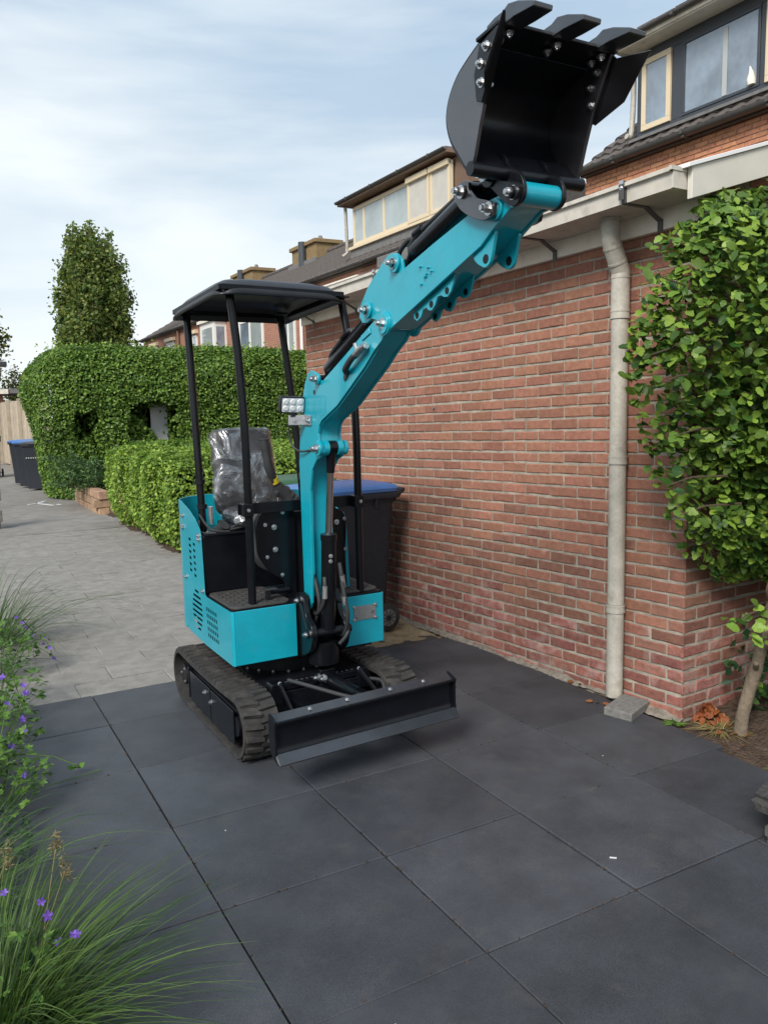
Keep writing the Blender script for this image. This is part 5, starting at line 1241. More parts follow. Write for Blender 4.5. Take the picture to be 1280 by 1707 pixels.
# ---- bucket
BXL, BXR = .700, 1.100
back = [(p.x, p.y) for p in smooth_path([(-1.048, 2.560, 0), (-.985, 2.534, 0), (-.935, 2.506, 0), (-.897, 2.462, 0), (-.885, 2.410, 0), (-.905, 2.352, 0), (-.945, 2.300, 0), (-.975, 2.262, 0), (-.995, 2.243, 0)], 4)]
front = [(-1.004, 2.238), (-1.022, 2.275), (-1.045, 2.343), (-1.078, 2.43), (-1.110, 2.490), (-1.150, 2.568)]
bu = MB().strip(back, .012, BXL + .006, BXR - .006).build('bucket', M['bucket'], ex)
for (a, b) in ((BXL, BXL + .012), (BXR - .012, BXR)):
    MB().prism(back + front, a, b).build('bucket_side_plate', M['bucket_side'], bu, bev=.002, smooth=False)
# the flat floor sheet from the lip down to the throat, seen from inside
MB().strip([(-1.155, 2.572), (-1.048, 2.561)], .011, BXL - .012, BXR + .012).build('bucket_lip', M['bucket'], bu, bev=.003)
MB().tube([(BXL - .004, -1.006, 2.244), (BXR + .012, -1.006, 2.244)], .020, 16).build('bucket_tube', M['bucket'], bu)
MB().strip([(-1.000, 2.262), (-.965, 2.305)], .006, BXL + .013, BXR - .013).build('bucket_brace', M['bucket'], bu)
for (a, b) in ((.822, .834), (.968, .980)):
    EAR = rounded([(-1.000, 2.30), (-.905, 2.33), (-.895, 2.262), (-.93, 2.225), (-1.0, 2.165), (-1.045, 2.142), (-1.085, 2.155), (-1.092, 2.195), (-1.07, 2.235), (-1.02, 2.262)], .018, 4)
    e_ = MB().prism(EAR, a, b).build('bucket_ear', M['bucket'], bu, bev=.002)
MB().cyl((.80, -1.048, 2.182), (1.0, -1.048, 2.182), .018, 14).build('pin', M['satin'], bu); bolt('pin_nut', BIG, (.820, -1.048, 2.182), (-1, 0, 0), bu)
MB().cyl((.818, -1.048, 2.182), (.822, -1.048, 2.182), .036, 20).build('pin_washer', M['black'], bu)
for xx in (.735, .90, 1.065):
    w = .030; mb = MB()
    prof = [(-1.075, 2.595), (-1.110, 2.604), (-1.145, 2.606), (-1.175, 2.612), (-1.215, 2.603), (-1.275, 2.580), (-1.272, 2.567), (-1.20, 2.570), (-1.150, 2.570), (-1.075, 2.584)]
    q = MB().prism(prof, xx - w, xx + w); q.v = [(xx + (x - xx) * (1.0 if y > -1.17 else (1.18 if y > -1.23 else 1.05)), y, z) for x, y, z in q.v]
    tt = q.build('bucket_tooth', M['edge'], bu, bev=.003, smooth=False)
    for y_ in (-1.095, -1.135): bolt('bolt', BOLT, (xx, y_, 2.560 + (.003 if y_ < -1.1 else 0)), (0, -.1, -1), tt)
fl = R(37)
for sgn, xb in ((-1, BXL), (1, BXR)):
    # flared side cutter: a folded plate bolted to the side plate, its wing turned outwards
    CT = [(-1.062, 2.440), (-1.085, 2.545), (-1.130, 2.575)]
    mb = MB(); xo_ = xb + sgn * .0015
    root = [(-1.070, 2.400), (-1.105, 2.470), (-1.152, 2.560), (-1.140, 2.572), (-1.06, 2.55), (-1.035, 2.48), (-1.045, 2.41)]
    fold = [(-1.075, 2.395), (-1.100, 2.452), (-1.158, 2.562)]
    sc_ = MB().prism(root, min(xo_, xo_ + sgn * .008), max(xo_, xo_ + sgn * .008)).build('side_cutter', M['bucket'], bu, bev=.002, smooth=False)
    W_ = [(.0, .0), (.055, .02), (.115, .045), (.115, .05), (.0, .0)]
    a, b = Vector((xo_, -1.072, 2.395)), Vector((xo_, -1.154, 2.556))
    dv = Vector((sgn * math.sin(fl), -math.cos(fl), 0))
    c_ = b + dv * .098 + Vector((0, 0, .006)); d_ = a + dv * .085 + Vector((0, 0, .055))
    nn = (b - a).cross(dv).normalized() * .008
    vs = [a, d_, c_, b]; mb = MB().add(vs + [v + nn for v in vs], [(0, 1, 2, 3), (7, 6, 5, 4), (0, 4, 5, 1), (1, 5, 6, 2), (2, 6, 7, 3), (3, 7, 4, 0)])
    mb.build('cutter_wing', M['bucket'], sc_, bev=.002, smooth=False)
    for (y_, z_) in ((-1.096, 2.535), (-1.068, 2.500), (-1.072, 2.450)):
        bolt('bolt', BOLT, (xo_ + sgn * .008, y_, z_), (sgn, 0, 0), sc_); bolt('bolt', BOLT, (xb - sgn * .012, y_, z_), (-sgn, 0, 0), sc_)

# ================================================================== BINS
def wheelie_bin(label, cx, cy, rz, body, lidm, group=None, sticker=False, scale=1.0, trim=None):
    """two-wheeled refuse bin; local x runs from the front (-) to the wheels and handle (+)"""
    b = thing('wheelie_bin', label, 'bin', (cx, cy, 0), group)
    T = Matrix.Translation((cx, cy, 0)) @ rotmat(0, 0, rz) @ Matrix.Scale(scale, 4)
    def put(mb): mb.v = [tuple(T @ Vector(v)) for v in mb.v]; return mb
    def loft(levels):
        mb = MB(); n = None; rings = []
        for (x0, x1, w, z) in levels:
            rings.append([(px, py, z) for px, py in rounded([(x0, -w), (x1, -w), (x1, w), (x0, w)], .05, 4)])
        n = len(rings[0]); vs = [q for r_i in rings for q in r_i]; fs = []
        for i in range(len(rings) - 1):
            for k in range(n): fs.append((i * n + k, i * n + (k + 1) % n, (i + 1) * n + (k + 1) % n, (i + 1) * n + k))
        fs += [tuple(range(n - 1, -1, -1)), tuple((len(rings) - 1) * n + k for k in range(n))]
        return mb.add(vs, fs)
    put(loft([(-.25, .22, .215, .035), (-.26, .26, .22, .20), (-.315, .305, .265, .93), (-.325, .315, .272, .97)])).build('bin_body', body, b, smooth=True)
    bd_ = [c for c in b.children if c.name.startswith('bin_body')][0]
    put(loft([(-.345, .35, .288, .955), (-.352, .365, .292, .985), (-.345, .36, .286, .998)])).build('rim', body, bd_)
    mb = MB()
    for xx in (-.18, -.02, .14):
        for s_ in (-1, 1): mb.box(xx - .006, xx + .006, min(s_ * .266, s_ * .285), max(s_ * .266, s_ * .285), .89, .955)
    put(mb).build('rib', body, bd_)
    put(loft([(-.36, .33, .293, 1.000), (-.362, .335, .295, 1.022), (-.34, .328, .28, 1.040), (-.22, .30, .21, 1.054)])).build('lid', lidm, b)
    ld = [c for c in b.children if c.name.startswith('lid')][0]
    put(MB().box(-.38, -.345, -.10, .10, 1.003, 1.018)).build('lid_lip', lidm, ld, bev=.004)
    put(MB().tube([(.35, -.24, .985), (.395, -.235, 1.0), (.395, .235, 1.0), (.35, .24, .985)], .016, 10)).build('handle', body, b)
    put(MB().prism(rounded([(.28, .90), (.34, .955), (.40, .99), (.40, 1.01), (.34, .99), (.28, .97)], .01, 3), -.25, -.21, 'y')).build('handle_bracket', body, b)
    put(MB().prism(rounded([(.28, .90), (.34, .955), (.40, .99), (.40, 1.01), (.34, .99), (.28, .97)], .01, 3), .21, .25, 'y')).build('handle_bracket', body, b)
    put(MB().cyl((.215, -.29, .10), (.215, .29, .10), .012, 10)).build('axle', M['galv'], b)
    for s_ in (-1, 1):
        y0, y1 = sorted((s_ * .245, s_ * .29))
        w = put(MB().tube([(.215, y0, .10), (.215, y0 + .008, .10), (.215, y1 - .008, .10), (.215, y1, .10)], [.088, .10, .10, .088], 30)).build('wheel', M['rubber'], b)
        yo = s_ * .2905
        mb = MB(); mb.cyl((.215, yo - .003, .10), (.215, yo + .001, .10), .060, 24); q = put(mb).build('hub', M['block'], w)
        mb = MB(); mb.cyl((.215, yo - .002, .10), (.215, yo + .006 * s_, .10), .018, 12)
        for k in range(10):
            a = 2 * math.pi * k / 10; mb.bar((.215 + .016 * math.cos(a), yo + s_ * .002, .10 + .016 * math.sin(a)), (.215 + .056 * math.cos(a), yo + s_ * .002, .10 + .056 * math.sin(a)), .008, .005)
        put(mb).build('spoke', body, w)
    if sticker:
        put(MB().box(-.322, -.300, -.16, -.08, .72, .86, Matrix.Translation((-.012, 0, 0)))).build('sticker', M['sticker'], bd_)
        mb = MB()
        for k in range(6): mb.box(-.325, -.30, -.10 + k * .05, -.075 + k * .05, .70, .715)
        put(mb).build('printed_number', M['paper'], bd_)
    return b
wheelie_bin('dark wheelie bin with a blue lid standing behind the excavator against the brick wall', 1.83, 2.22, R(3), M['bin'], M['binlid'])
wheelie_bin('dark wheelie bin with a green lid standing behind the blue lidded one', 1.74, 3.02, R(5), M['bin'], M['greenbin'])
G3 = 'bins beside the tall hedge on the path'
wheelie_bin('dark wheelie bin with an orange sticker, nearest in the row beside the tall hedge', 1.42, 15.9, R(60), M['bin'], M['lampdark'], G3, True, .98)
wheelie_bin('anthracite wheelie bin with blue lid in the middle of the row beside the tall hedge', 1.34, 16.75, R(62), M['bin'], M['binlid'], G3, False, .98)
wheelie_bin('anthracite wheelie bin with blue lid, farthest of the row beside the tall hedge', 1.32, 17.7, R(62), M['bin'], M['binlid'], G3, False, .98)
wheelie_bin('grey wheelie bin cut by the left edge, in front of the beige fence', .72, 20.6, R(85), M['lampdark'], M['greenbin'], None, False, 1.04)

# ================================================================== FAR LEFT: fence, shed, posts, lamp
fn = thing('board_fence', 'pale beige vertical board fence behind the row of bins', 'fence', (1.8, 22, 0))
A, B_ = Vector((1.52, 27.0, 0)), Vector((2.05, 19.0, 0)); dvec = (B_ - A); Lf = dvec.length; dvec.normalize()
k = 0; d = 0
ang = math.atan2(dvec.y, dvec.x)
FBM = [MB().box(-.068, .068, -.011, .011, .06, 2.02 + .0 * k).mesh('board', smooth=False) for _ in range(2)]
for me in FBM: me.materials.append(M['fencewood'])
while d < Lf:
    p = A + dvec * d; link('board', FBM[k % 2], None, fn, matrix=Matrix.Translation((p.x + random.uniform(-.004, .004), p.y, random.uniform(-.02, .02))) @ rotmat(0, 0, ang)); d += .146; k += 1
for d in (0.1, 2.1, 4.1, 6.1, 7.9):
    p = A + dvec * d + Vector((-.06, 0, 0)); MB().box(p.x - .045, p.x + .045, p.y - .045, p.y + .045, 0, 2.08).build('post', M['fencewood'], fn, smooth=False)
sh = thing('brick_shed', 'small flat roofed orange brick shed behind the beige fence at the left edge', 'shed', (0, 29, 0))
mb = MB(); mb.box(-3.0, 1.75, 28.2, 32, 0, 2.35); mb.build('wall', M['farbrick'], sh, smooth=False)
MB().box(-3.2, 3.0, 27.9, 32.3, 2.36, 2.52).build('roof', M['lead'], sh, smooth=False)
MB().box(-3.2, 1.9, 27.86, 27.9, 2.34, 2.5).build('roof_edge', M['white'], sh, smooth=False)
MB().box(.3, 1.2, 28.12, 28.2, .05, 2.1).build('door', M['greywood'], sh, smooth=False)
wf = thing('wooden_post_fence', 'weathered grey post of stacked wooden rails at the left edge of the path', 'fence', (.1, 9.7, 0))
MB().box(.03, .13, 9.65, 9.75, 0, .98).build('post', M['greywood'], wf, bev=.008)
for k, z in enumerate((.10, .40, .70)):
    MB().box(-1.6, .155 - .03 * (k == 2), 9.58, 9.65, z, z + .17).build('rail', M['greywood'], wf, bev=.008)
lp = thing('lamp_post', 'dark flat lamp head reaching in at the left edge above the path', 'lamp', (-.6, 12, 0))
MB().tube([(-.6, 12, 0), (-.6, 12, 2.42)], .05, 14).build('pole', M['lampdark'], lp)
MB().box(-.75, .56, 11.85, 12.15, 2.39, 2.47).build('lamp_head', M['lampdark'], lp, bev=.015)
MB().box(-.30, .50, 11.9, 12.1, 2.382, 2.3895).build('diffuser', M['glass_pale'], lp)

# ================================================================== HEDGES
def hedge_shell(fn_pts, name, label, leafm, n, size, cat='hedge', loc=(0, 0, 0), core=None, extra=None):
    pass
def sample_box_shell(n, x0, x1, y0, y1, z0, z1, r, faces, rng, bulge=None):
    """points and normals on a rounded box shell"""
    P_, N_ = [], []
    areas = {'-x': (y1 - y0) * (z1 - z0), '+x': (y1 - y0) * (z1 - z0), '-y': (x1 - x0) * (z1 - z0), '+z': (x1 - x0) * (y1 - y0)}
    tot = sum(areas[f] for f in faces)
    for f in faces:
        k = int(n * areas[f] / tot); a, b = rng.random(k), rng.random(k)
        if f == '-x': p = np.stack([np.full(k, x0), y0 + a * (y1 - y0), z0 + b * (z1 - z0)], 1); nn = (-1, 0, 0)
        if f == '+x': p = np.stack([np.full(k, x1), y0 + a * (y1 - y0), z0 + b * (z1 - z0)], 1); nn = (1, 0, 0)
        if f == '-y': p = np.stack([x0 + a * (x1 - x0), np.full(k, y0), z0 + b * (z1 - z0)], 1); nn = (0, -1, 0)
        if f == '+z': p = np.stack([x0 + a * (x1 - x0), y0 + b * (y1 - y0), np.full(k, z1)], 1); nn = (0, 0, 1)
        P_.append(p); N_.append(np.tile(nn, (k, 1)))
    P_, N_ = np.concatenate(P_), np.concatenate(N_).astype(float)
    lo, hi = np.array([x0 + r, y0 + r, -9]), np.array([x1 - r, y1 - r, z1 - r])
    c = np.clip(P_, lo, hi); v = P_ - c; l = np.linalg.norm(v, axis=1, keepdims=True)
    far_ = l[:, 0] > 1e-6
    P_[far_] = (c + v / np.maximum(l, 1e-6) * r)[far_]; N_[far_] = (v / np.maximum(l, 1e-6))[far_]
    return P_, N_
def foliage(name, C, N, size, material, parent, **kw):
    V, F = leaf_arrays(C, N, size, **kw); me = tri_mesh(name, V, F); me.materials.append(material)
    return link(name, me, None, parent, 'stuff')
def scatter_normals(N, up, amt, rng):
    return N * .55 + np.array([0, 0, up]) + rng.normal(size=N.shape) * amt
rg = np.random.default_rng(21)
# low hedge
lh = thing('low_hedge', 'waist high clipped light green hedge behind the excavator', 'hedge', (3, 7.6, 0))
P_, N_ = sample_box_shell(44000, 1.60, 5.2, 5.95, 9.55, .02, 1.05, .17, ('-x', '-y', '+z'), rg)
# narrower at the foot, ruffled
dep = noise3(P_, 2.4, 5) * .055 + noise3(P_, 7, 6) * .025 + rg.normal(size=len(P_)) * .022
foot = np.clip((.34 - P_[:, 2]) / .34, 0, 1) ** 1.4
P_ = P_ + N_ * (dep - .16 * foot)[:, None]
keep = (rg.random(len(P_)) > .55 * foot) & (noise3(P_, 9, 8) > -.95)
foliage('foliage', P_[keep], scatter_normals(N_[keep], .45, .36, rg), np.full(keep.sum(), .046), M['hedge_low'], lh, width=.72)
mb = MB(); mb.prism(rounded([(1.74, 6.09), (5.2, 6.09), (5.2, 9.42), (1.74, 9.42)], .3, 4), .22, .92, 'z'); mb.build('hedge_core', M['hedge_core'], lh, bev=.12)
for k in range(26):
    t = rg.random(); x, y = (1.85 + rg.random() * .1, 6.2 + t * 3.2) if k % 2 else (1.9 + t * 2.6, 6.2)
    MB().tube([(x, y, -.03), (x + rg.normal() * .05, y + rg.normal() * .05, .5)], [.016, .010], 6).build('stem', M['bark'], lh)
kk = 70; sp_ = np.stack([1.62 + rg.random(kk) * 3.4, 5.98 + rg.random(kk) * 3.4, np.full(kk, 1.03)], 1)
sp_[: kk // 2, 0] = 1.60; sp_[: kk // 2, 2] = .3 + rg.random(kk // 2) * .7
Pn = np.concatenate([sp_ + (np.array([-.3, -.1, 1.0]) if True else 0) * (t * .028) + rg.normal(size=sp_.shape) * .012 for t in range(1, 5)])
foliage('shoots', Pn, rg.normal(size=Pn.shape) + np.array([-.3, -.4, .8]), np.full(len(Pn), .042), M['hedge_low'], lh, width=.7)
# tall hedge with a window niche and an arch
th_ = thing('tall_hedge', 'tall dense dark green hedge with two openings cut into it', 'hedge', (3.5, 13.6, 0))
P_, N_ = sample_box_shell(95000, 1.22, 7.6, 13.0, 15.3, .02, 2.84, .62, ('-x', '-y', '+z'), rg)
zz = P_[:, 2]; prof = -.16 * np.clip((1.35 - zz) / 1.0, 0, 1) ** 1.2 + .16 * np.exp(-((zz - 2.05) / .5) ** 2)
left_ = np.clip((2.3 - P_[:, 0]) / 1.0, 0, 1)
P_ = P_ + N_ * (noise3(P_, 1.6, 15) * .07 + noise3(P_, 5.5, 16) * .03 + rg.normal(size=len(P_)) * .026)[:, None]
P_[:, 0] -= prof * left_ * 1.0
P_[:, 1] += (-prof * .25 - .10) * 1 - .0
def in_niche(P_, x0, x1, z0, z1, j):
    return (P_[:, 0] > x0 + noise3(P_, 9, j) * .09) & (P_[:, 0] < x1 + noise3(P_, 9, j + 1) * .10) & (P_[:, 2] > z0 + noise3(P_, 8, j + 2) * .10) & (P_[:, 2] < z1 + noise3(P_, 8, j + 3) * .07) & (P_[:, 1] < 13.5)
NICHES = ((1.70, 2.10, 1.06, 1.68, 41), (2.72, 3.55, .98, 1.78, 51))
hole = in_niche(P_, *NICHES[0]) | in_niche(P_, *NICHES[1])
foliage('foliage', P_[~hole], scatter_normals(N_[~hole], .48, .36, rg), np.full((~hole).sum(), .063), M['hedge_big'], th_, width=.70)
kk = 130; sp_ = np.stack([1.3 + rg.random(kk) * 5, 12.95 + rg.random(kk) * 1.8, np.full(kk, 2.80)], 1)
Pn = np.concatenate([sp_ + np.array([0, 0, 1.0]) * (t * .035) + rg.normal(size=sp_.shape) * .02 for t in range(1, 5)])
foliage('shoots', Pn, rg.normal(size=Pn.shape) + np.array([-.3, -.4, .8]), np.full(len(Pn), .055), M['hedge_low'], th_, width=.7)
# reveals of the openings, hung with leaves
for (x0, x1, z0, z1, j) in NICHES:
    k = 900; a = rg.random(k); side_ = rg.integers(0, 4, k); dpt = 12.95 + rg.random(k) ** 1.3 * .75
    xx = np.where(side_ == 0, x0, np.where(side_ == 1, x1, x0 + a * (x1 - x0))); z2 = np.where(side_ == 2, z0, np.where(side_ == 3, z1, z0 + a * (z1 - z0)))
    Pn = np.stack([xx + rg.normal(size=k) * .05, dpt, z2 + rg.normal(size=k) * .05], 1)
    foliage('foliage', Pn, rg.normal(size=(k, 3)) + np.array([0, -.6, .3]), np.full(k, .078), M['hedge_big'], th_, width=.7)
for (x0, x1, z0, z1, k) in ((1.62, 2.15, 1.0, 1.75, 420), (2.68, 3.16, .95, 1.80, 520)):
    Pn = np.stack([x0 + rg.random(k) * (x1 - x0), 13.42 + rg.random(k) * .22, z0 + rg.random(k) * (z1 - z0)], 1)
    foliage('foliage', Pn, rg.normal(size=(k, 3)) * .6 + np.array([0, -.8, .4]), np.full(k, .07), M['hedge_big'], th_, width=.7)
def core_with_niches():
    mb = MB(); xs = [1.62, NICHES[0][0] - .02, NICHES[0][1] + .02, NICHES[1][0] - .02, NICHES[1][1] + .02, 7.6]
    for i in range(5):
        if i in (1, 3):
            q = NICHES[0 if i == 1 else 1]
            mb.box(xs[i], xs[i + 1], 13.16, 15.0, .1, q[2]); mb.box(xs[i], xs[i + 1], 13.16, 15.0, q[3], 2.55); mb.box(xs[i], xs[i + 1], 13.75, 15.0, q[2], q[3])
        else: mb.box(xs[i], xs[i + 1], 13.16, 15.0, .1, 2.55)
    return mb
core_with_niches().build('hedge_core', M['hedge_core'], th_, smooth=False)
o = MB().box(3.20, 3.53, 13.36, 13.40, 1.02, 1.84).build('white_panel', M['paper'], None); tag(o, 'white panel seen through the right opening of the tall hedge', 'panel')
P_ = np.stack([2.72 + rg.random(1400) * .48, 13.0 + rg.random(1400) * .5, np.zeros(1400)], 1); P_[:, 2] = .95 + rg.random(1400) * (.60 - .55 * np.clip((P_[:, 0] - 2.85) / .5, 0, 1))
foliage('foliage', P_, rg.normal(size=(1400, 3)) + np.array([-.2, -.6, .5]), np.full(1400, .078), M['hedge_big'], th_, width=.7)
# bushy growth below the right opening
P_ = np.stack([2.6 + rg.random(2500) * 2.3, 12.7 + rg.normal(size=2500) * .18, .35 + rg.random(2500) * .72], 1)
lowb = thing('shrub', 'loose green shrub between the low hedge and the tall hedge opening', 'shrub', (3.4, 12.7, 0))
foliage('foliage', P_, rg.normal(size=(2500, 3)) + np.array([0, -.6, .8]), np.full(2500, .08), M['hedge_big'], lowb, width=.7)
for k in range(6): MB().tube([(2.8 + k * .35, 12.75, -.03), (2.75 + k * .36, 12.7, .8)], [.02, .008], 6).build('stem', M['bark'], lowb)
# conifer shrub in a brick planter
pl = thing('brick_planter', 'low weathered brick planter in front of the tall hedge', 'planter', (1.95, 11.9, 0))
bme = brick_meshes('brick', .30, .125, .16, 3, M['chimney'], ch=.01, jit=.006, seed=77); 
pbrick = mat('tan_planter_brick', (.33, .21, .135), .9, noise=(14, .3), rand=.2, bump=(60, .6, .01))
for me in bme: me.materials.clear(); me.materials.append(pbrick)
for c in range(3):
    for k in range(7):
        yy = 10.55 + k * .312 + (.15 if c % 2 else 0)
        link('brick', random.choice(bme), None, pl, matrix=Matrix.Translation((1.60, yy, .03 + c * .135)) @ rotmat(0, 0, R(-90)) @ rotmat(random.uniform(-.02, .02), 0, random.uniform(-.02, .02)))
    for k in range(3): link('brick', random.choice(bme), None, pl, matrix=Matrix.Translation((1.78 + k * .312, 12.9, .03 + c * .135)) @ rotmat(0, 0, R(180)))
    for k in range(3): link('brick', random.choice(bme), None, pl, matrix=Matrix.Translation((1.78 + k * .312 - (.1 if c % 2 else 0), 10.42, .03 + c * .135)))
MB().box(1.63, 2.6, 10.5, 12.85, -.03, .33).build('planter_soil', M['soil'], pl, smooth=False)
cs_ = thing('conifer_shrub', 'feathery grey green conifer shrub growing in the brick planter', 'shrub', (1.95, 11.8, .33))
V, F, k = [], [], 0
allV, allF, base_ = [], [], 0
for b_ in range(110):
    a = rg.uniform(0, 2 * math.pi); el = rg.uniform(.05, 1.1); L_ = rg.uniform(.60, 1.08)
    d = np.array([math.cos(a) * math.cos(el), math.sin(a) * math.cos(el) * .9, math.sin(el) * .75 + .1]); s0 = np.array([1.90, 11.75, .36]) + rg.normal(size=3) * np.array([.12, .3, .04])
    t = np.linspace(.15, 1, 34); C = s0 + d * (t * L_)[:, None] - np.array([0, 0, .22]) * (t ** 2)[:, None] * L_
    C = np.repeat(C, 3, 0) + rg.normal(size=(102, 3)) * .022
    V, F = leaf_arrays(C, rg.normal(size=(102, 3)) * .5 + np.array([0, 0, .8]), np.full(102, .085), width=.22, updir=np.tile(d, (102, 1)), rng=rg)
    allV.append(V); allF.append(F + base_); base_ += len(V)
me = tri_mesh('foliage', np.concatenate(allV), np.concatenate(allF)); me.materials.append(M['yew']); link('foliage', me, None, cs_, 'stuff')
for k in range(9):
    a = k * .7; MB().tube([(1.92, 11.75, .30), (1.92 + math.cos(a) * .3, 11.75 + math.sin(a) * .35, .55)], [.02, .006], 6).build('branch', M['bark'], cs_)

# ================================================================== TREES
def column_tree(label, cx, cy, h, spread, leafm, n_b, seed, lean=.10, leafsize=.14, per=170, z0=1.0, loose=.16):
    rt = np.random.default_rng(seed)
    t_ = thing('tree', label, 'tree', (cx, cy, 0))
    MB().tube([(cx, cy, -.06), (cx + .03, cy, h * .3), (cx, cy, h * .6), (cx + .05, cy, h * .85)], [h * .022, h * .017, h * .010, h * .004], 10).build('trunk', M['bark'], t_)
    allV, allF, base_ = [], [], 0
    br = MB()
    for b_ in range(n_b):
        f = (b_ + .5) / n_b; a = rt.uniform(0, 2 * math.pi)
        zb = z0 + (h * .55 - z0) * rt.random() ** 1.1; top = min(h, zb + h * rt.uniform(.25, .52)); 
        rr = spread * math.sqrt(rt.random()) * (1 - .35 * max(0, top / h - .55))
        if rt.random() < .28: top = zb + (top - zb) * .6; rr = spread * rt.uniform(.8, 1.05)
        if b_ < n_b * .3: rr *= .55; top = h * rt.uniform(.78, 1.0); zb = min(zb, top - h * .25)
        rr = min(rr, spread * (math.sqrt(max(0, 1 - (max(0, top / h - .52) / .52) ** 2)) + .05))
        tip = np.array([cx + math.cos(a) * rr, cy + math.sin(a) * rr, top]); st_ = np.array([cx + math.cos(a) * rr * .25, cy + math.sin(a) * rr * .25, zb])
        mid = st_ * .5 + tip * .5 + np.array([math.cos(a), math.sin(a), 0]) * rr * .22
        br.tube([tuple(st_), tuple(mid), tuple(tip)], [h * .006, h * .004, h * .001], 5)
        t = rt.random(per) ** .85
        C = ((1 - t) ** 2)[:, None] * st_ + (2 * t * (1 - t))[:, None] * mid + (t ** 2)[:, None] * tip
        w = (loose + .15 * h / 8 * np.sin(np.clip(t, 0.02, 1) ** .7 * math.pi * .93))
        C = C + rt.normal(size=(per, 3)) * w[:, None] * np.array([.85, .85, 1.2])
        V, F = leaf_arrays(C, rt.normal(size=(per, 3)) * .8 + np.array([0, -.2, .5]), np.full(per, leafsize), width=.7, rng=rt)
        allV.append(V); allF.append(F + base_); base_ += len(V)
    br.build('limbs', M['bark'], t_)
    me = tri_mesh('crown', np.concatenate(allV), np.concatenate(allF)); me.materials.append(leafm); link('crown', me, None, t_, 'stuff')
    return t_
column_tree('tall dark green columnar tree rising behind the tall hedge', 5.28, 30, 8.6, 1.38, M['tree'], 170, 5, leafsize=.15, per=480, loose=.09)
column_tree('yellowing tree cut off by the left edge of the picture', 1.15, 34, 7.4, 1.15, M['yellowtree'], 60, 9, leafsize=.15, per=260)
column_tree('small sparse yellow green tree left of the tall hedge', 3.05, 36, 3.9, .75, M['yellowtree'], 22, 12, leafsize=.12, per=110, z0=.6)

# ================================================================== BEECH BUSH AT THE GARAGE CORNER
bb = thing('beech_bush', 'leafy green beech bush growing over the corner of the brick garage at right', 'bush', (2.575, -.56, 0))
rb2 = np.random.default_rng(33)
zk = np.array([.70, .82, 1.0, 1.12, 1.3, 1.5, 1.75, 2.0, 2.15, 2.32, 2.45, 2.58]); xl = .07 + np.array([2.62, 2.48, 2.22, 2.10, 2.00, 1.95, 1.86, 1.95, 2.03, 2.18, 2.40, 2.75])
def bush_pts(n, depth):
    z = rb2.uniform(.74, 2.55, n); x_l = np.interp(z, zk, xl); xr_ = 3.9
    a = rb2.random(n) ** 1.25; x = x_l + a * (xr_ - x_l)
    # cross section: half ellipse in y, front towards the camera
    hw_ = .40 * np.sqrt(np.clip(1 - (1 - np.clip((x - x_l) / .55, 0, 1)) ** 2, 0, 1)); 
    return x, z, hw_
n = 21000
z = rb2.uniform(.72, 2.56, n); x_l = np.interp(z, zk, xl); a = rb2.random(n) ** 1.1; x = x_l + a * (4.1 - x_l)
hw_ = np.sqrt(np.clip(1 - (1 - np.clip((x - x_l) / .50, 0, 1)) ** 2, 0, 1)); lay = rb2.random(n) ** .75
y = -.36 - hw_ * (.10 + .55 * lay) * (.88 + .22 * np.sin(x * 7 + z * 5)) + rb2.normal(size=n) * .03
C = np.stack([x, y, z], 1)
C[:, 0] += noise3(C, 4.5, 60) * .07; C[:, 2] += noise3(C, 4.5, 61) * .07
gap = (noise3(C * np.array([1, .4, 1]), 6.5, 62) < -.50) & (lay > .35)
C = C[~gap]; lay = lay[~gap]
Nn = np.stack([np.full(len(C), -.25), np.full(len(C), -.55), np.full(len(C), .95)], 1) + rb2.normal(size=(len(C), 3)) * .55
def beech_mesh(name, seed):
    rs = np.random.default_rng(seed); mb = MB(); n_ = 7; vs = []; 
    for i in range(n_):
        t = i / (n_ - 1); w = .33 * math.sin(math.pi * min(1, (t ** .85) * .93 + .07)) ** .85; 
        if i == 0: w = .03
        if i == n_ - 1: w = .0
        wob = .03 * (1 if i % 2 else -1); curl = -.10 * (t - .4) ** 2
        lift = .06 + .025 * rs.normal()
        vs += [(-w - wob * (0 < i < n_ - 1), t - .5, lift * w * 2 + curl + .02 * rs.normal()), (0, t - .5, curl), (w + wob * (0 < i < n_ - 1), t - .5, lift * w * 2 + curl + .02 * rs.normal())]
    fs = []
    for i in range(n_ - 1):
        a = i * 3; fs += [(a, a + 1, a + 4, a + 3), (a + 1, a + 2, a + 5, a + 4)]
    mb.add(vs, fs); me = mb.mesh(name, angle=60); me.materials.append(M['beech']); return me
k = 4200   # unseen leaf mass added right of the frame to shade the end wall
Cd = np.stack([2.95 + rb2.random(k) * 1.5, -.45 - rb2.random(k) * 1.0, .55 + rb2.random(k) * 2.0], 1); Cd[:, 0] += np.clip(-.9 - Cd[:, 1], 0, 1) * .55
BM_ = [beech_mesh('leaf', k) for k in range(6)]
def leaf_matrix(c, nrm, tdir, s):
    nz = Vector(nrm).normalized(); t = Vector(tdir); t = (t - nz * t.dot(nz)).normalized(); b = t.cross(nz)
    mm = Matrix.Identity(4)
    for i in range(3): mm[i][0] = b[i] * s; mm[i][1] = t[i] * s; mm[i][2] = nz[i] * s
    mm.translation = c; return mm
pcs = []
for i in range(len(C)):
    s = rb2.uniform(.037, .066)
    pcs.append((BM_[i % 6], leaf_matrix(Vector(C[i]), Nn[i], Vector((-.5 + rb2.normal() * .6, -.35 + rb2.normal() * .4, -.35 + rb2.normal() * .35)), s), lay[i]))
pcs_s = [(a, b) for a, b, c in pcs]
rank_ = {id(b): c for a, b, c in pcs}
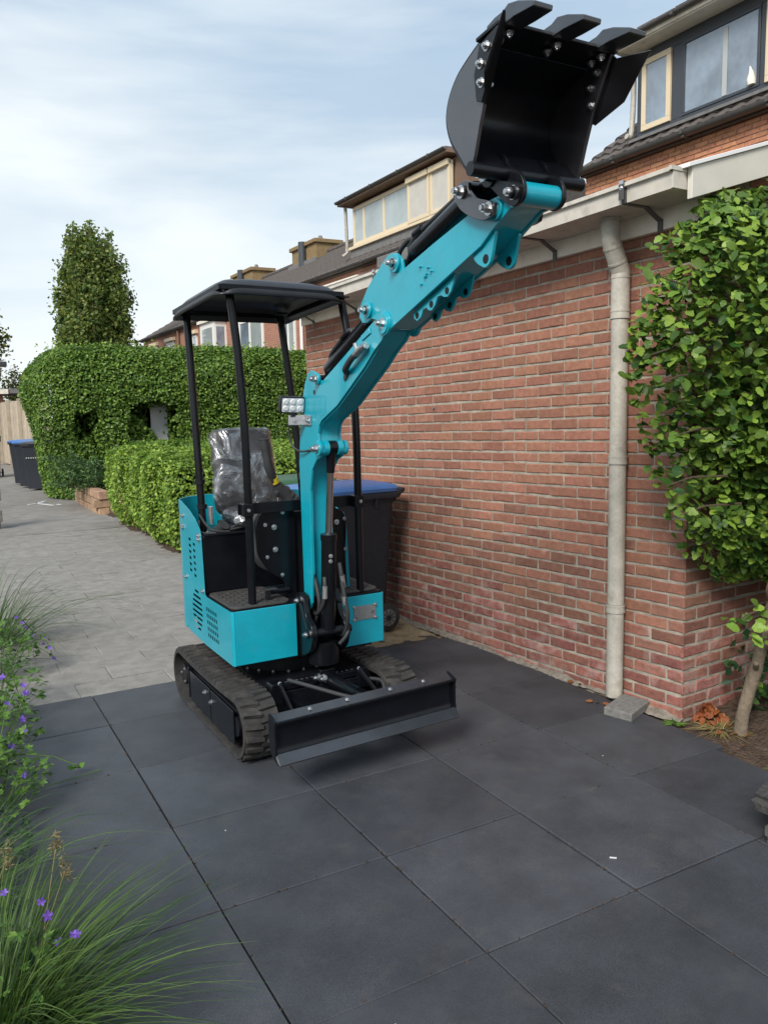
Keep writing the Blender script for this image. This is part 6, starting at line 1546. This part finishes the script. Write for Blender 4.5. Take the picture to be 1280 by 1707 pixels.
split_pieces('leaf', pcs_s, bb, lambda mm: proj_size(mm.translation) * (.4 + rank_[id(mm)]), 300)
foliage('shading_mass', Cd, rb2.normal(size=(k, 3)) * .6 + np.array([-.2, -.5, .8]), np.full(k, .085), M['beech'], bb, width=.7)
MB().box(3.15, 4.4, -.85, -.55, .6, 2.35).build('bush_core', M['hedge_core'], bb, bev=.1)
# outlying sprays at the left edge, below and at the top
spr = MB(); ext = []
for (a, b) in (((2.25, -.55, 1.80), (1.83, -.60, 1.76)), ((2.25, -.6, 1.70), (1.86, -.62, 1.64)), ((2.3, -.55, 1.98), (1.93, -.58, 2.08)), ((2.35, -.6, 1.25), (1.97, -.6, 1.23)), ((2.45, -.6, 1.12), (2.06, -.6, 1.10)), ((2.5, -.5, 2.35), (2.22, -.55, 2.36)), ((2.7, -.55, 2.45), (2.62, -.6, 2.60)), ((2.7, -.6, .62), (2.36, -.62, .56)), ((2.7, -.6, .60), (2.46, -.72, .50)), ((2.72, -.6, .45), (2.60, -.74, .40)), ((2.70, -.62, .95), (2.58, -.80, .78)), ((2.4, -.6, 1.45), (1.99, -.62, 1.44)), ((2.75, -.5, .30), (2.80, -.45, .12))):
    a, b = Vector(a), Vector(b); spr.tube([a, a.lerp(b, .6) + Vector((0, 0, .02)), b], [.006, .004, .002], 5)
    for k in range(9):
        t = .25 + .75 * k / 8; p = a.lerp(b, t) + Vector(rb2.normal(size=3) * .022)
        ext.append((BM_[k % 6], leaf_matrix(p, Vector((-.2, -.6, .8)) + Vector(rb2.normal(size=3) * .4), (b - a).normalized() + Vector(rb2.normal(size=3) * .7), rb2.uniform(.045, .075))))
split_pieces('leaf', ext, bb, lambda mm: 1, 0)
tw = spr
for k in range(60):
    z = rb2.uniform(.8, 2.4); x_l = float(np.interp(z, zk, xl)); a = Vector((2.85 + rb2.normal() * .1, -.55, z - .25)); b = Vector((x_l + .12 + rb2.random() * .9, -.62 - rb2.random() * .22, z + rb2.normal() * .1))
    tw.tube([a, a.lerp(b, .5) + Vector((0, 0, .05)), b], [.008, .005, .002], 5)
tw.build('twigs', M['twig'], bb, kind='stuff')
MB().tube(smooth_path([(2.562, -.55, -.04), (2.585, -.55, .10), (2.640, -.55, .24), (2.665, -.56, .34), (2.740, -.57, .60), (2.80, -.58, 1.0), (2.84, -.56, 1.6), (2.80, -.55, 2.2)], 4), [.034] * 3 + [.030] * 5 + [.032] * 4 + [.028] * 6 + [.024] * 6 + [.014] * 5, 12).build('trunk', M['bark'], bb)
MB().tube([(2.650, -.56, .31), (2.60, -.60, .345), (2.585, -.61, .36)], [.016, .013, .010], 8).build('stub', M['bark'], bb)
MB().tube(smooth_path([(2.74, -.57, .58), (2.64, -.62, .66), (2.60, -.64, .72), (2.63, -.64, .77), (2.66, -.62, .75)], 6), .006, 7).build('branch', M['twig'], bb)
# dark undergrowth behind the trunk
ug = thing('undergrowth', 'dark ivy like undergrowth in the shade behind the beech trunk', 'plant', (3.0, -.4, 0)); ug['kind'] = 'stuff'
k = 700; P_ = np.stack([2.72 + rb2.random(k) ** .8 * 1.3, -.75 + rb2.random(k) * .45, .02 + rb2.random(k) * .45], 1)
foliage('foliage', P_, rb2.normal(size=(k, 3)) + np.array([-.3, -.6, .6]), np.full(k, .055), M['cover'], ug, width=.8)

# ================================================================== SMALL PLANTS AND LITTER
def tuft(name, label, cx, cy, n, length, spread, seed, material, dirbias=(0, 0), cat='grass', width=.0045, group=None, droop=.55):
    rt = np.random.default_rng(seed); g = thing(name, label, cat, (cx, cy, 0), group)
    V, F, base_ = [], [], 0; seg = 7
    for b_ in range(n):
        a = rt.uniform(0, 2 * math.pi); el = rt.uniform(.55, 1.45); L_ = length * rt.uniform(.55, 1.12)
        d = np.array([math.cos(a) * math.cos(el) + dirbias[0] * rt.random(), math.sin(a) * math.cos(el) + dirbias[1] * rt.random(), math.sin(el)]); d /= np.linalg.norm(d)
        p0 = np.array([cx, cy, -.02]) + np.array([math.cos(a), math.sin(a), 0]) * rt.random() ** .7 * spread
        t = np.linspace(0, 1, seg + 1); hdir = np.array([d[0], d[1], 0]); hl = np.linalg.norm(hdir) + 1e-6; hdir /= hl
        dr = droop * rt.uniform(.6, 1.3)
        C = p0 + d * (t * L_)[:, None] + hdir * (t ** 2.2 * L_ * .28)[:, None] - np.array([0, 0, 1]) * (t ** 2.4 * L_ * dr)[:, None]
        C[:, 2] = np.maximum(C[:, 2], .004)
        sdv = np.cross(hdir, [0, 0, 1]) + rt.normal(size=3) * .3; sdv /= np.linalg.norm(sdv); w = width * rt.uniform(.7, 1.3) * (1 - t ** 1.6) + .0004
        A_, B2 = C - sdv * w[:, None] * .5, C + sdv * w[:, None] * .5
        V.append(np.stack([A_, B2], 1).reshape(-1, 3))
        for i in range(seg): q = base_ + i * 2; F += [(q, q + 1, q + 3), (q, q + 3, q + 2)]
        base_ += 2 * (seg + 1)
    me = tri_mesh('blades', np.concatenate(V), np.array(F)); me.materials.append(material); link('blades', me, None, g, 'stuff')
    return g
g1 = tuft('grass_clump', 'arching green fountain grass spilling over the tiles in the near left corner', -.68, -.86, 1000, .56, .15, 71, M['grass'], (.10, .05), width=.0050, droop=.42)
g2 = tuft('grass_clump', 'tall fine grass clump behind the violet geraniums at the left edge', -.42, 3.20, 380, .95, .20, 72, M['grass'], (.15, 0), width=.0055)
g3 = tuft('grass_clump', 'upright grass clump in the left flower bed just before the nearest clump', -.80, -.20, 380, .62, .14, 73, M['grass'], (.05, 0), width=.004)
for k in range(3):
    a = rg.uniform(-.6, 1.2); p = Vector((-.64 + rg.normal() * .08, -.86 + rg.normal() * .1, .1)); q = p + Vector((.05 + .1 * rg.random(), .1 * rg.normal(), .22 + .1 * rg.random()))
    MB().tube([p, q], [.0012, .001], 5).build('seed_stalk', M['drygrass'], g1)
    V, F = leaf_arrays(np.array([list(q + Vector((0, 0, -.03 + .06 * t / 60)) + Vector(rg.normal(size=3) * .008)) for t in range(60)]), rg.normal(size=(60, 3)), np.full(60, .018), width=.2, rng=rg)
    me = tri_mesh('seed_head', V, F); me.materials.append(M['seedhead']); link('seed_head', me, None, g1, 'stuff')

def geranium(cx, cy, r, h, nleaf, seed, label):
    rt = np.random.default_rng(seed); g = thing('geranium', label, 'flower', (cx, cy, 0), 'violet geraniums along the left flower bed')
    C, st = [], MB()
    for k in range(nleaf):
        a = rt.uniform(0, 2 * math.pi); d = r * math.sqrt(rt.random()); z = h * (.25 + .75 * rt.random() ** .7) * (1 - .45 * (d / r) ** 2)
        p = np.array([cx + math.cos(a) * d, cy + math.sin(a) * d, z]); C.append(p)
        if k % 5 == 0: st.tube([(cx + math.cos(a) * d * .3, cy + math.sin(a) * d * .3, -.02), tuple(p)], [.002, .0012], 4)
    C = np.array(C)
    # palmate leaf: five lobes from one centre
    Vs, Fs, base_ = [], [], 0
    for lob in range(5):
        an = (lob - 2) * .62; 
        Nn = np.array([0, 0, 1.0]) + rt.normal(size=C.shape) * .35 if lob == 0 else Nn
        if lob == 0: T0 = rt.normal(size=C.shape); T0[:, 2] *= .3
        n0 = Nn / np.linalg.norm(Nn, axis=1, keepdims=True); t0 = T0 - n0 * (T0 * n0).sum(1, keepdims=True); t0 /= np.linalg.norm(t0, axis=1, keepdims=True); b0 = np.cross(n0, t0)
        dirv = t0 * math.cos(an) + b0 * math.sin(an); sz = .030 if lob == 2 else .026
        V, F = leaf_arrays(C + dirv * sz * .5, n0, np.full(len(C), sz), width=.5, fold=.05, aspect_jit=.1, updir=dirv * 6, rng=rt)
        Vs.append(V); Fs.append(F + base_); base_ += len(V)
    me = tri_mesh('foliage', np.concatenate(Vs), np.concatenate(Fs)); me.materials.append(M['geranium']); link('foliage', me, None, g, 'stuff')
    st.build('stems', M['geranium'], g)
    return g
GL_ = ['low green geranium with violet flowers hanging over the tile edge, nearest the driveway', 'bushy green geranium with violet flowers in the middle of the left bed', 'green geranium with violet flowers below the far grass clump', 'spreading green geranium trailing one stem of violet flowers over the path']
gs = [geranium(-.58, .52, .22, .30, 230, 81, GL_[0]), geranium(-.62, .92, .28, .42, 330, 82, GL_[1]), geranium(-.52, 1.65, .28, .42, 300, 83, GL_[2]), geranium(-.44, 2.35, .24, .38, 240, 84, GL_[3])]
def flower_mesh(name):
    mb = MB()
    for k in range(5):
        a = 2 * math.pi * k / 5; c_, s_ = math.cos(a), math.sin(a)
        pts = [(0, 0, 0), (.55, -.32, .18), (1.0, -.22, .26), (1.05, .05, .24), (.98, .26, .26), (.5, .34, .18)]
        mb.add([(x * c_ - y * s_, x * s_ + y * c_, z) for x, y, z in pts], [(0, 1, 2, 3), (0, 3, 4, 5)])
    mb.cyl((0, 0, 0), (0, 0, .22), .07, 6); me = mb.mesh(name, smooth=False); me.materials.append(M['petal']); return me
FL = flower_mesh('flower')
def put_flower(g, p, s, face=(.3, -.6, .6)):
    q = Vector(face).normalized().to_track_quat('Z', 'Y').to_matrix().to_4x4()
    link('flower', FL, None, g, matrix=Matrix.Translation(p) @ q @ Matrix.Scale(s, 4))
    b = Vector((g.location.x, g.location.y, .05)); m_ = Vector(p).lerp(b, .45) + Vector((0, 0, .03))
    MB().tube([b, m_, Vector(p)], [.0018, .0015, .0012], 5).build('flower_stem', M['geranium'], g)
FLP = [(-.30, 2.47, .33), (-.26, 2.57, .27), (-.25, 2.51, .25), (-.20, 2.67, .16), (-.16, 2.34, .21), (-.16, 2.43, .15), (-.14, 2.28, .16), (-.12, 2.31, .08),
       (-.50, .83, .45), (-.42, .79, .41), (-.42, .68, .41), (-.50, .61, .40), (-.45, .56, .34), (-.40, .75, .28), (-.42, .89, .17), (-.33, .66, .23), (-.50, .60, .22), (-.50, .38, .28), (-.47, .42, .16), (-.48, .70, .05)]
for p in FLP[:8] + FLP[8::2] + FLP[9:12]:
    g = min(gs, key=lambda q: (q.location.xy - Vector(p[:2])).length)
    put_flower(g, p, random.uniform(.011, .017), (random.uniform(-.4, .6), random.uniform(-1, -.2), random.uniform(.1, .9)))
gn = geranium(-.62, -.80, .14, .30, 60, 85, 'geranium with violet flowers growing through the near grass clump')
for p in ((-.62, -.73, .33), (-.55, -.96, .41), (-.55, -1.08, .44), (-.48, -.93, .28), (-.50, -.77, .17), (-.47, -.90, .26)):
    put_flower(gn, p, random.uniform(.010, .015), (random.uniform(-.4, .4), random.uniform(-1, -.3), random.uniform(0, .8)))
# trailing stem over the path with small leaves
st = MB(); ext = []
path_ = smooth_path([(-.45, 2.45, .30), (-.30, 2.48, .33), (-.20, 2.60, .20), (-.15, 2.35, .18), (-.12, 2.30, .08)], 5)
st.tube(path_, .0022, 5); st.tube([(-.45, .75, .12), (-.33, .70, .10), (-.22, .68, .03)], .0022, 5); st.tube([(-.45, .55, .03), (-.30, .62, .012), (-.14, .66, .008)], .0022, 5)
st.build('trailing_stem', M['geranium'], gs[3])
P_ = np.array([list(Vector(random.choice(path_)) + Vector((random.uniform(-.02, .02), random.uniform(-.02, .02), random.uniform(-.02, .02)))) for _ in range(26)] + [[-.24 + random.uniform(-.03, .03), .68, .04] for _ in range(6)])
foliage('trailing_foliage', P_, RNG.normal(size=(len(P_), 3)) + np.array([0, -.3, .8]), np.full(len(P_), .032), M['geranium'], gs[3], width=.7)
# dark ground cover at the tile edge
k = 2600; yy = RNG.uniform(-1.3, .75, k); xx = -.56 - RNG.random(k) ** 1.5 * .9 + .05 * np.sin(yy * 9) + .04
gc = thing('ground_cover', 'low dark green ground cover along the tile edge beside the near grass', 'ground cover', (-.7, 0, 0)); gc['kind'] = 'stuff'
foliage('foliage', np.stack([xx, yy, .005 + RNG.random(k) * .07], 1), RNG.normal(size=(k, 3)) * .7 + np.array([.2, -.3, 1]), np.full(k, .021), M['cover'], gc, width=.75)

# rust coloured dry leaves and dry grass at the wall corner
lt = thing('leaf_litter', 'rust brown curled dead leaves heaped at the garage corner', 'dead leaves', (2.57, -.33, 0))
DL = []
for k in range(4):
    me = beech_mesh('dead_leaf', 90 + k); me.materials.clear(); me.materials.append(M['litter'])
    for v in me.vertices: v.co.z += .55 * v.co.x ** 2 * (1 if k % 2 else -1) + .35 * (v.co.y) ** 2
    DL.append(me)
lit = []
for k in range(60):
    a, b = random.gauss(0, 1), random.gauss(0, 1); x, y = 2.595 + .040 * a, -.345 + .032 * b; h = max(0, .085 - .05 * (a * a + b * b) ** .5)
    lit.append((DL[k % 4], leaf_matrix(Vector((x, y, .012 + random.random() * h)), Vector((random.gauss(0, .7), random.gauss(-.4, .7), .6)), Vector((random.gauss(0, 1), random.gauss(0, 1), random.gauss(0, .5))), random.uniform(.034, .055))))
for q in lit: link('dead_leaf', q[0], None, lt, matrix=q[1])
lt2 = thing('leaf_scatter', 'few brown leaves and bits of debris scattered along the foot of the brick wall', 'dead leaves', (2.40, .1, 0))
for (x, y) in [(2.30, .06), (2.33, .02), (2.28, .10), (2.395, .36), (2.38, .42), (2.41, .85), (2.38, 1.25), (2.36, -.02), (2.25, .13), (2.66, -.62), (2.55, -.60), (2.48, -.50), (2.52, -.56), (2.70, -.74), (2.44, -.66), (2.62, -.80), (2.58, -.47), (2.75, -.85)]:
    link('dead_leaf', random.choice(DL), None, lt2, matrix=leaf_matrix(Vector((x, y, .012)), Vector((random.gauss(0, .3), random.gauss(0, .3), 1)), Vector((random.gauss(0, 1), random.gauss(0, 1), .1)), random.uniform(.022, .045)))
dg_ = tuft('dry_grass', 'flattened straw coloured dry grass beside the dead leaves at the corner', 2.535, -.475, 160, .13, .07, 75, M['drygrass'], (0, -.1), 'dry grass', .004, droop=.9)
tuft('weed', 'small bright green weed growing at the foot of the garage corner', 2.405, -.30, 40, .055, .02, 76, M['geranium'], (0, 0), 'weed', .012)
tuft('weed', 'pale green weed on top of the dark stone stack at the right edge', 1.95, -1.22, 60, .075, .02, 77, M['geranium'], (0, 0), 'weed', .010)
bpy.data.objects['weed.001'].location.z = .21
# dark walling stones stacked at the right edge
sw = thing('stone_stack', 'dark rough walling stones stacked at the right edge of the tiles', 'stone stack', (2.0, -1.2, 0))
for k, (x, y, z, lx, ly, lz, rz) in enumerate(((2.00, -1.31, .034, .36, .22, .066, 12), (2.03, -1.30, .098, .36, .21, .056, 9), (1.985, -1.28, .158, .38, .24, .060, 13))):
    rs = random.Random(k); n = 4
    bm = bmesh.new(); bmesh.ops.create_cube(bm, size=1.0); bmesh.ops.subdivide_edges(bm, edges=bm.edges, cuts=3, use_grid_fill=True)
    for v in bm.verts: v.co = Vector((v.co.x * lx, v.co.y * ly, v.co.z * lz)) + Vector((rs.gauss(0, .005), rs.gauss(0, .005), rs.gauss(0, .0025)))
    me = bpy.data.meshes.new('stone'); bm.to_mesh(me); bm.free(); me.materials.append(M['stone'])
    link('stone', me, None, sw, matrix=Matrix.Translation((x, y, z)) @ rotmat(0, 0, R(rz)))
# chalk cross and crumbs on the path and tiles
ck_ = thing('chalk_mark', 'white chalk cross drawn on the grey path', 'chalk mark', (1.05, 12.8, 0))
mb = MB(); 
for (a, b) in (((.80, 12.75), (1.10, 13.05)), ((.95, 12.95), (1.18, 12.35)), ((1.25, 12.5), (1.32, 12.4)), ((1.02, 13.02), (1.16, 13.25))): mb.bar((*a, .0), (*b, .0), .05, .004)
mb.build('chalk_stroke', M['chalk'], ck_, smooth=False)
cb_ = MB()
rc = random.Random(3)
for k in range(6):
    x, y = rc.uniform(-.5, 2.3), rc.uniform(-2.2, 1.6); s = rc.uniform(.0008, .0020)
    cb_.box(x - s, x + s * rc.uniform(.5, 3), y - s, y + s, .0005, .003, None)
o = cb_.build('crumbs', M['chalk'], None, kind='stuff', smooth=False); tag(o, 'tiny pale crumbs scattered on the dark tiles', 'crumbs')
MB()
tw_ = MB(); tw_.bar((1.26, -1.02, .003), (1.278, -1.035, .003), .005, .003); o = tw_.build('wood_chip', M['chalk'], None, smooth=False); tag(o, 'small pale wood chip lying on the dark tiles', 'chip')

# grit and bits of plant matter caught in the paving joints
db = MB(); rj = random.Random(12)
for k in range(420):
    if rj.random() < .6:
        i = rj.choice((0, 1, 2, 3)); x, y = i * TILE + rj.gauss(0, .004), rj.uniform(-2.4, 1.7)
    else:
        x, y = rj.uniform(-.5, 2.3), rj.choice((-2, -1, 0, 1, 2)) * TILE + rj.gauss(0, .004)
    s_ = rj.uniform(.001, .0032); db.box(-s_ * rj.uniform(.6, 1.8), s_, -s_, s_ * rj.uniform(.6, 1.6), -.004, .0012, Matrix.Translation((x, y, 0)) @ rotmat(0, 0, rj.uniform(0, 3)))
o = db.build('joint_grit', M['soil'], None, kind='stuff', smooth=False); tag(o, 'brown grit caught in the joints between the dark tiles', 'grit')
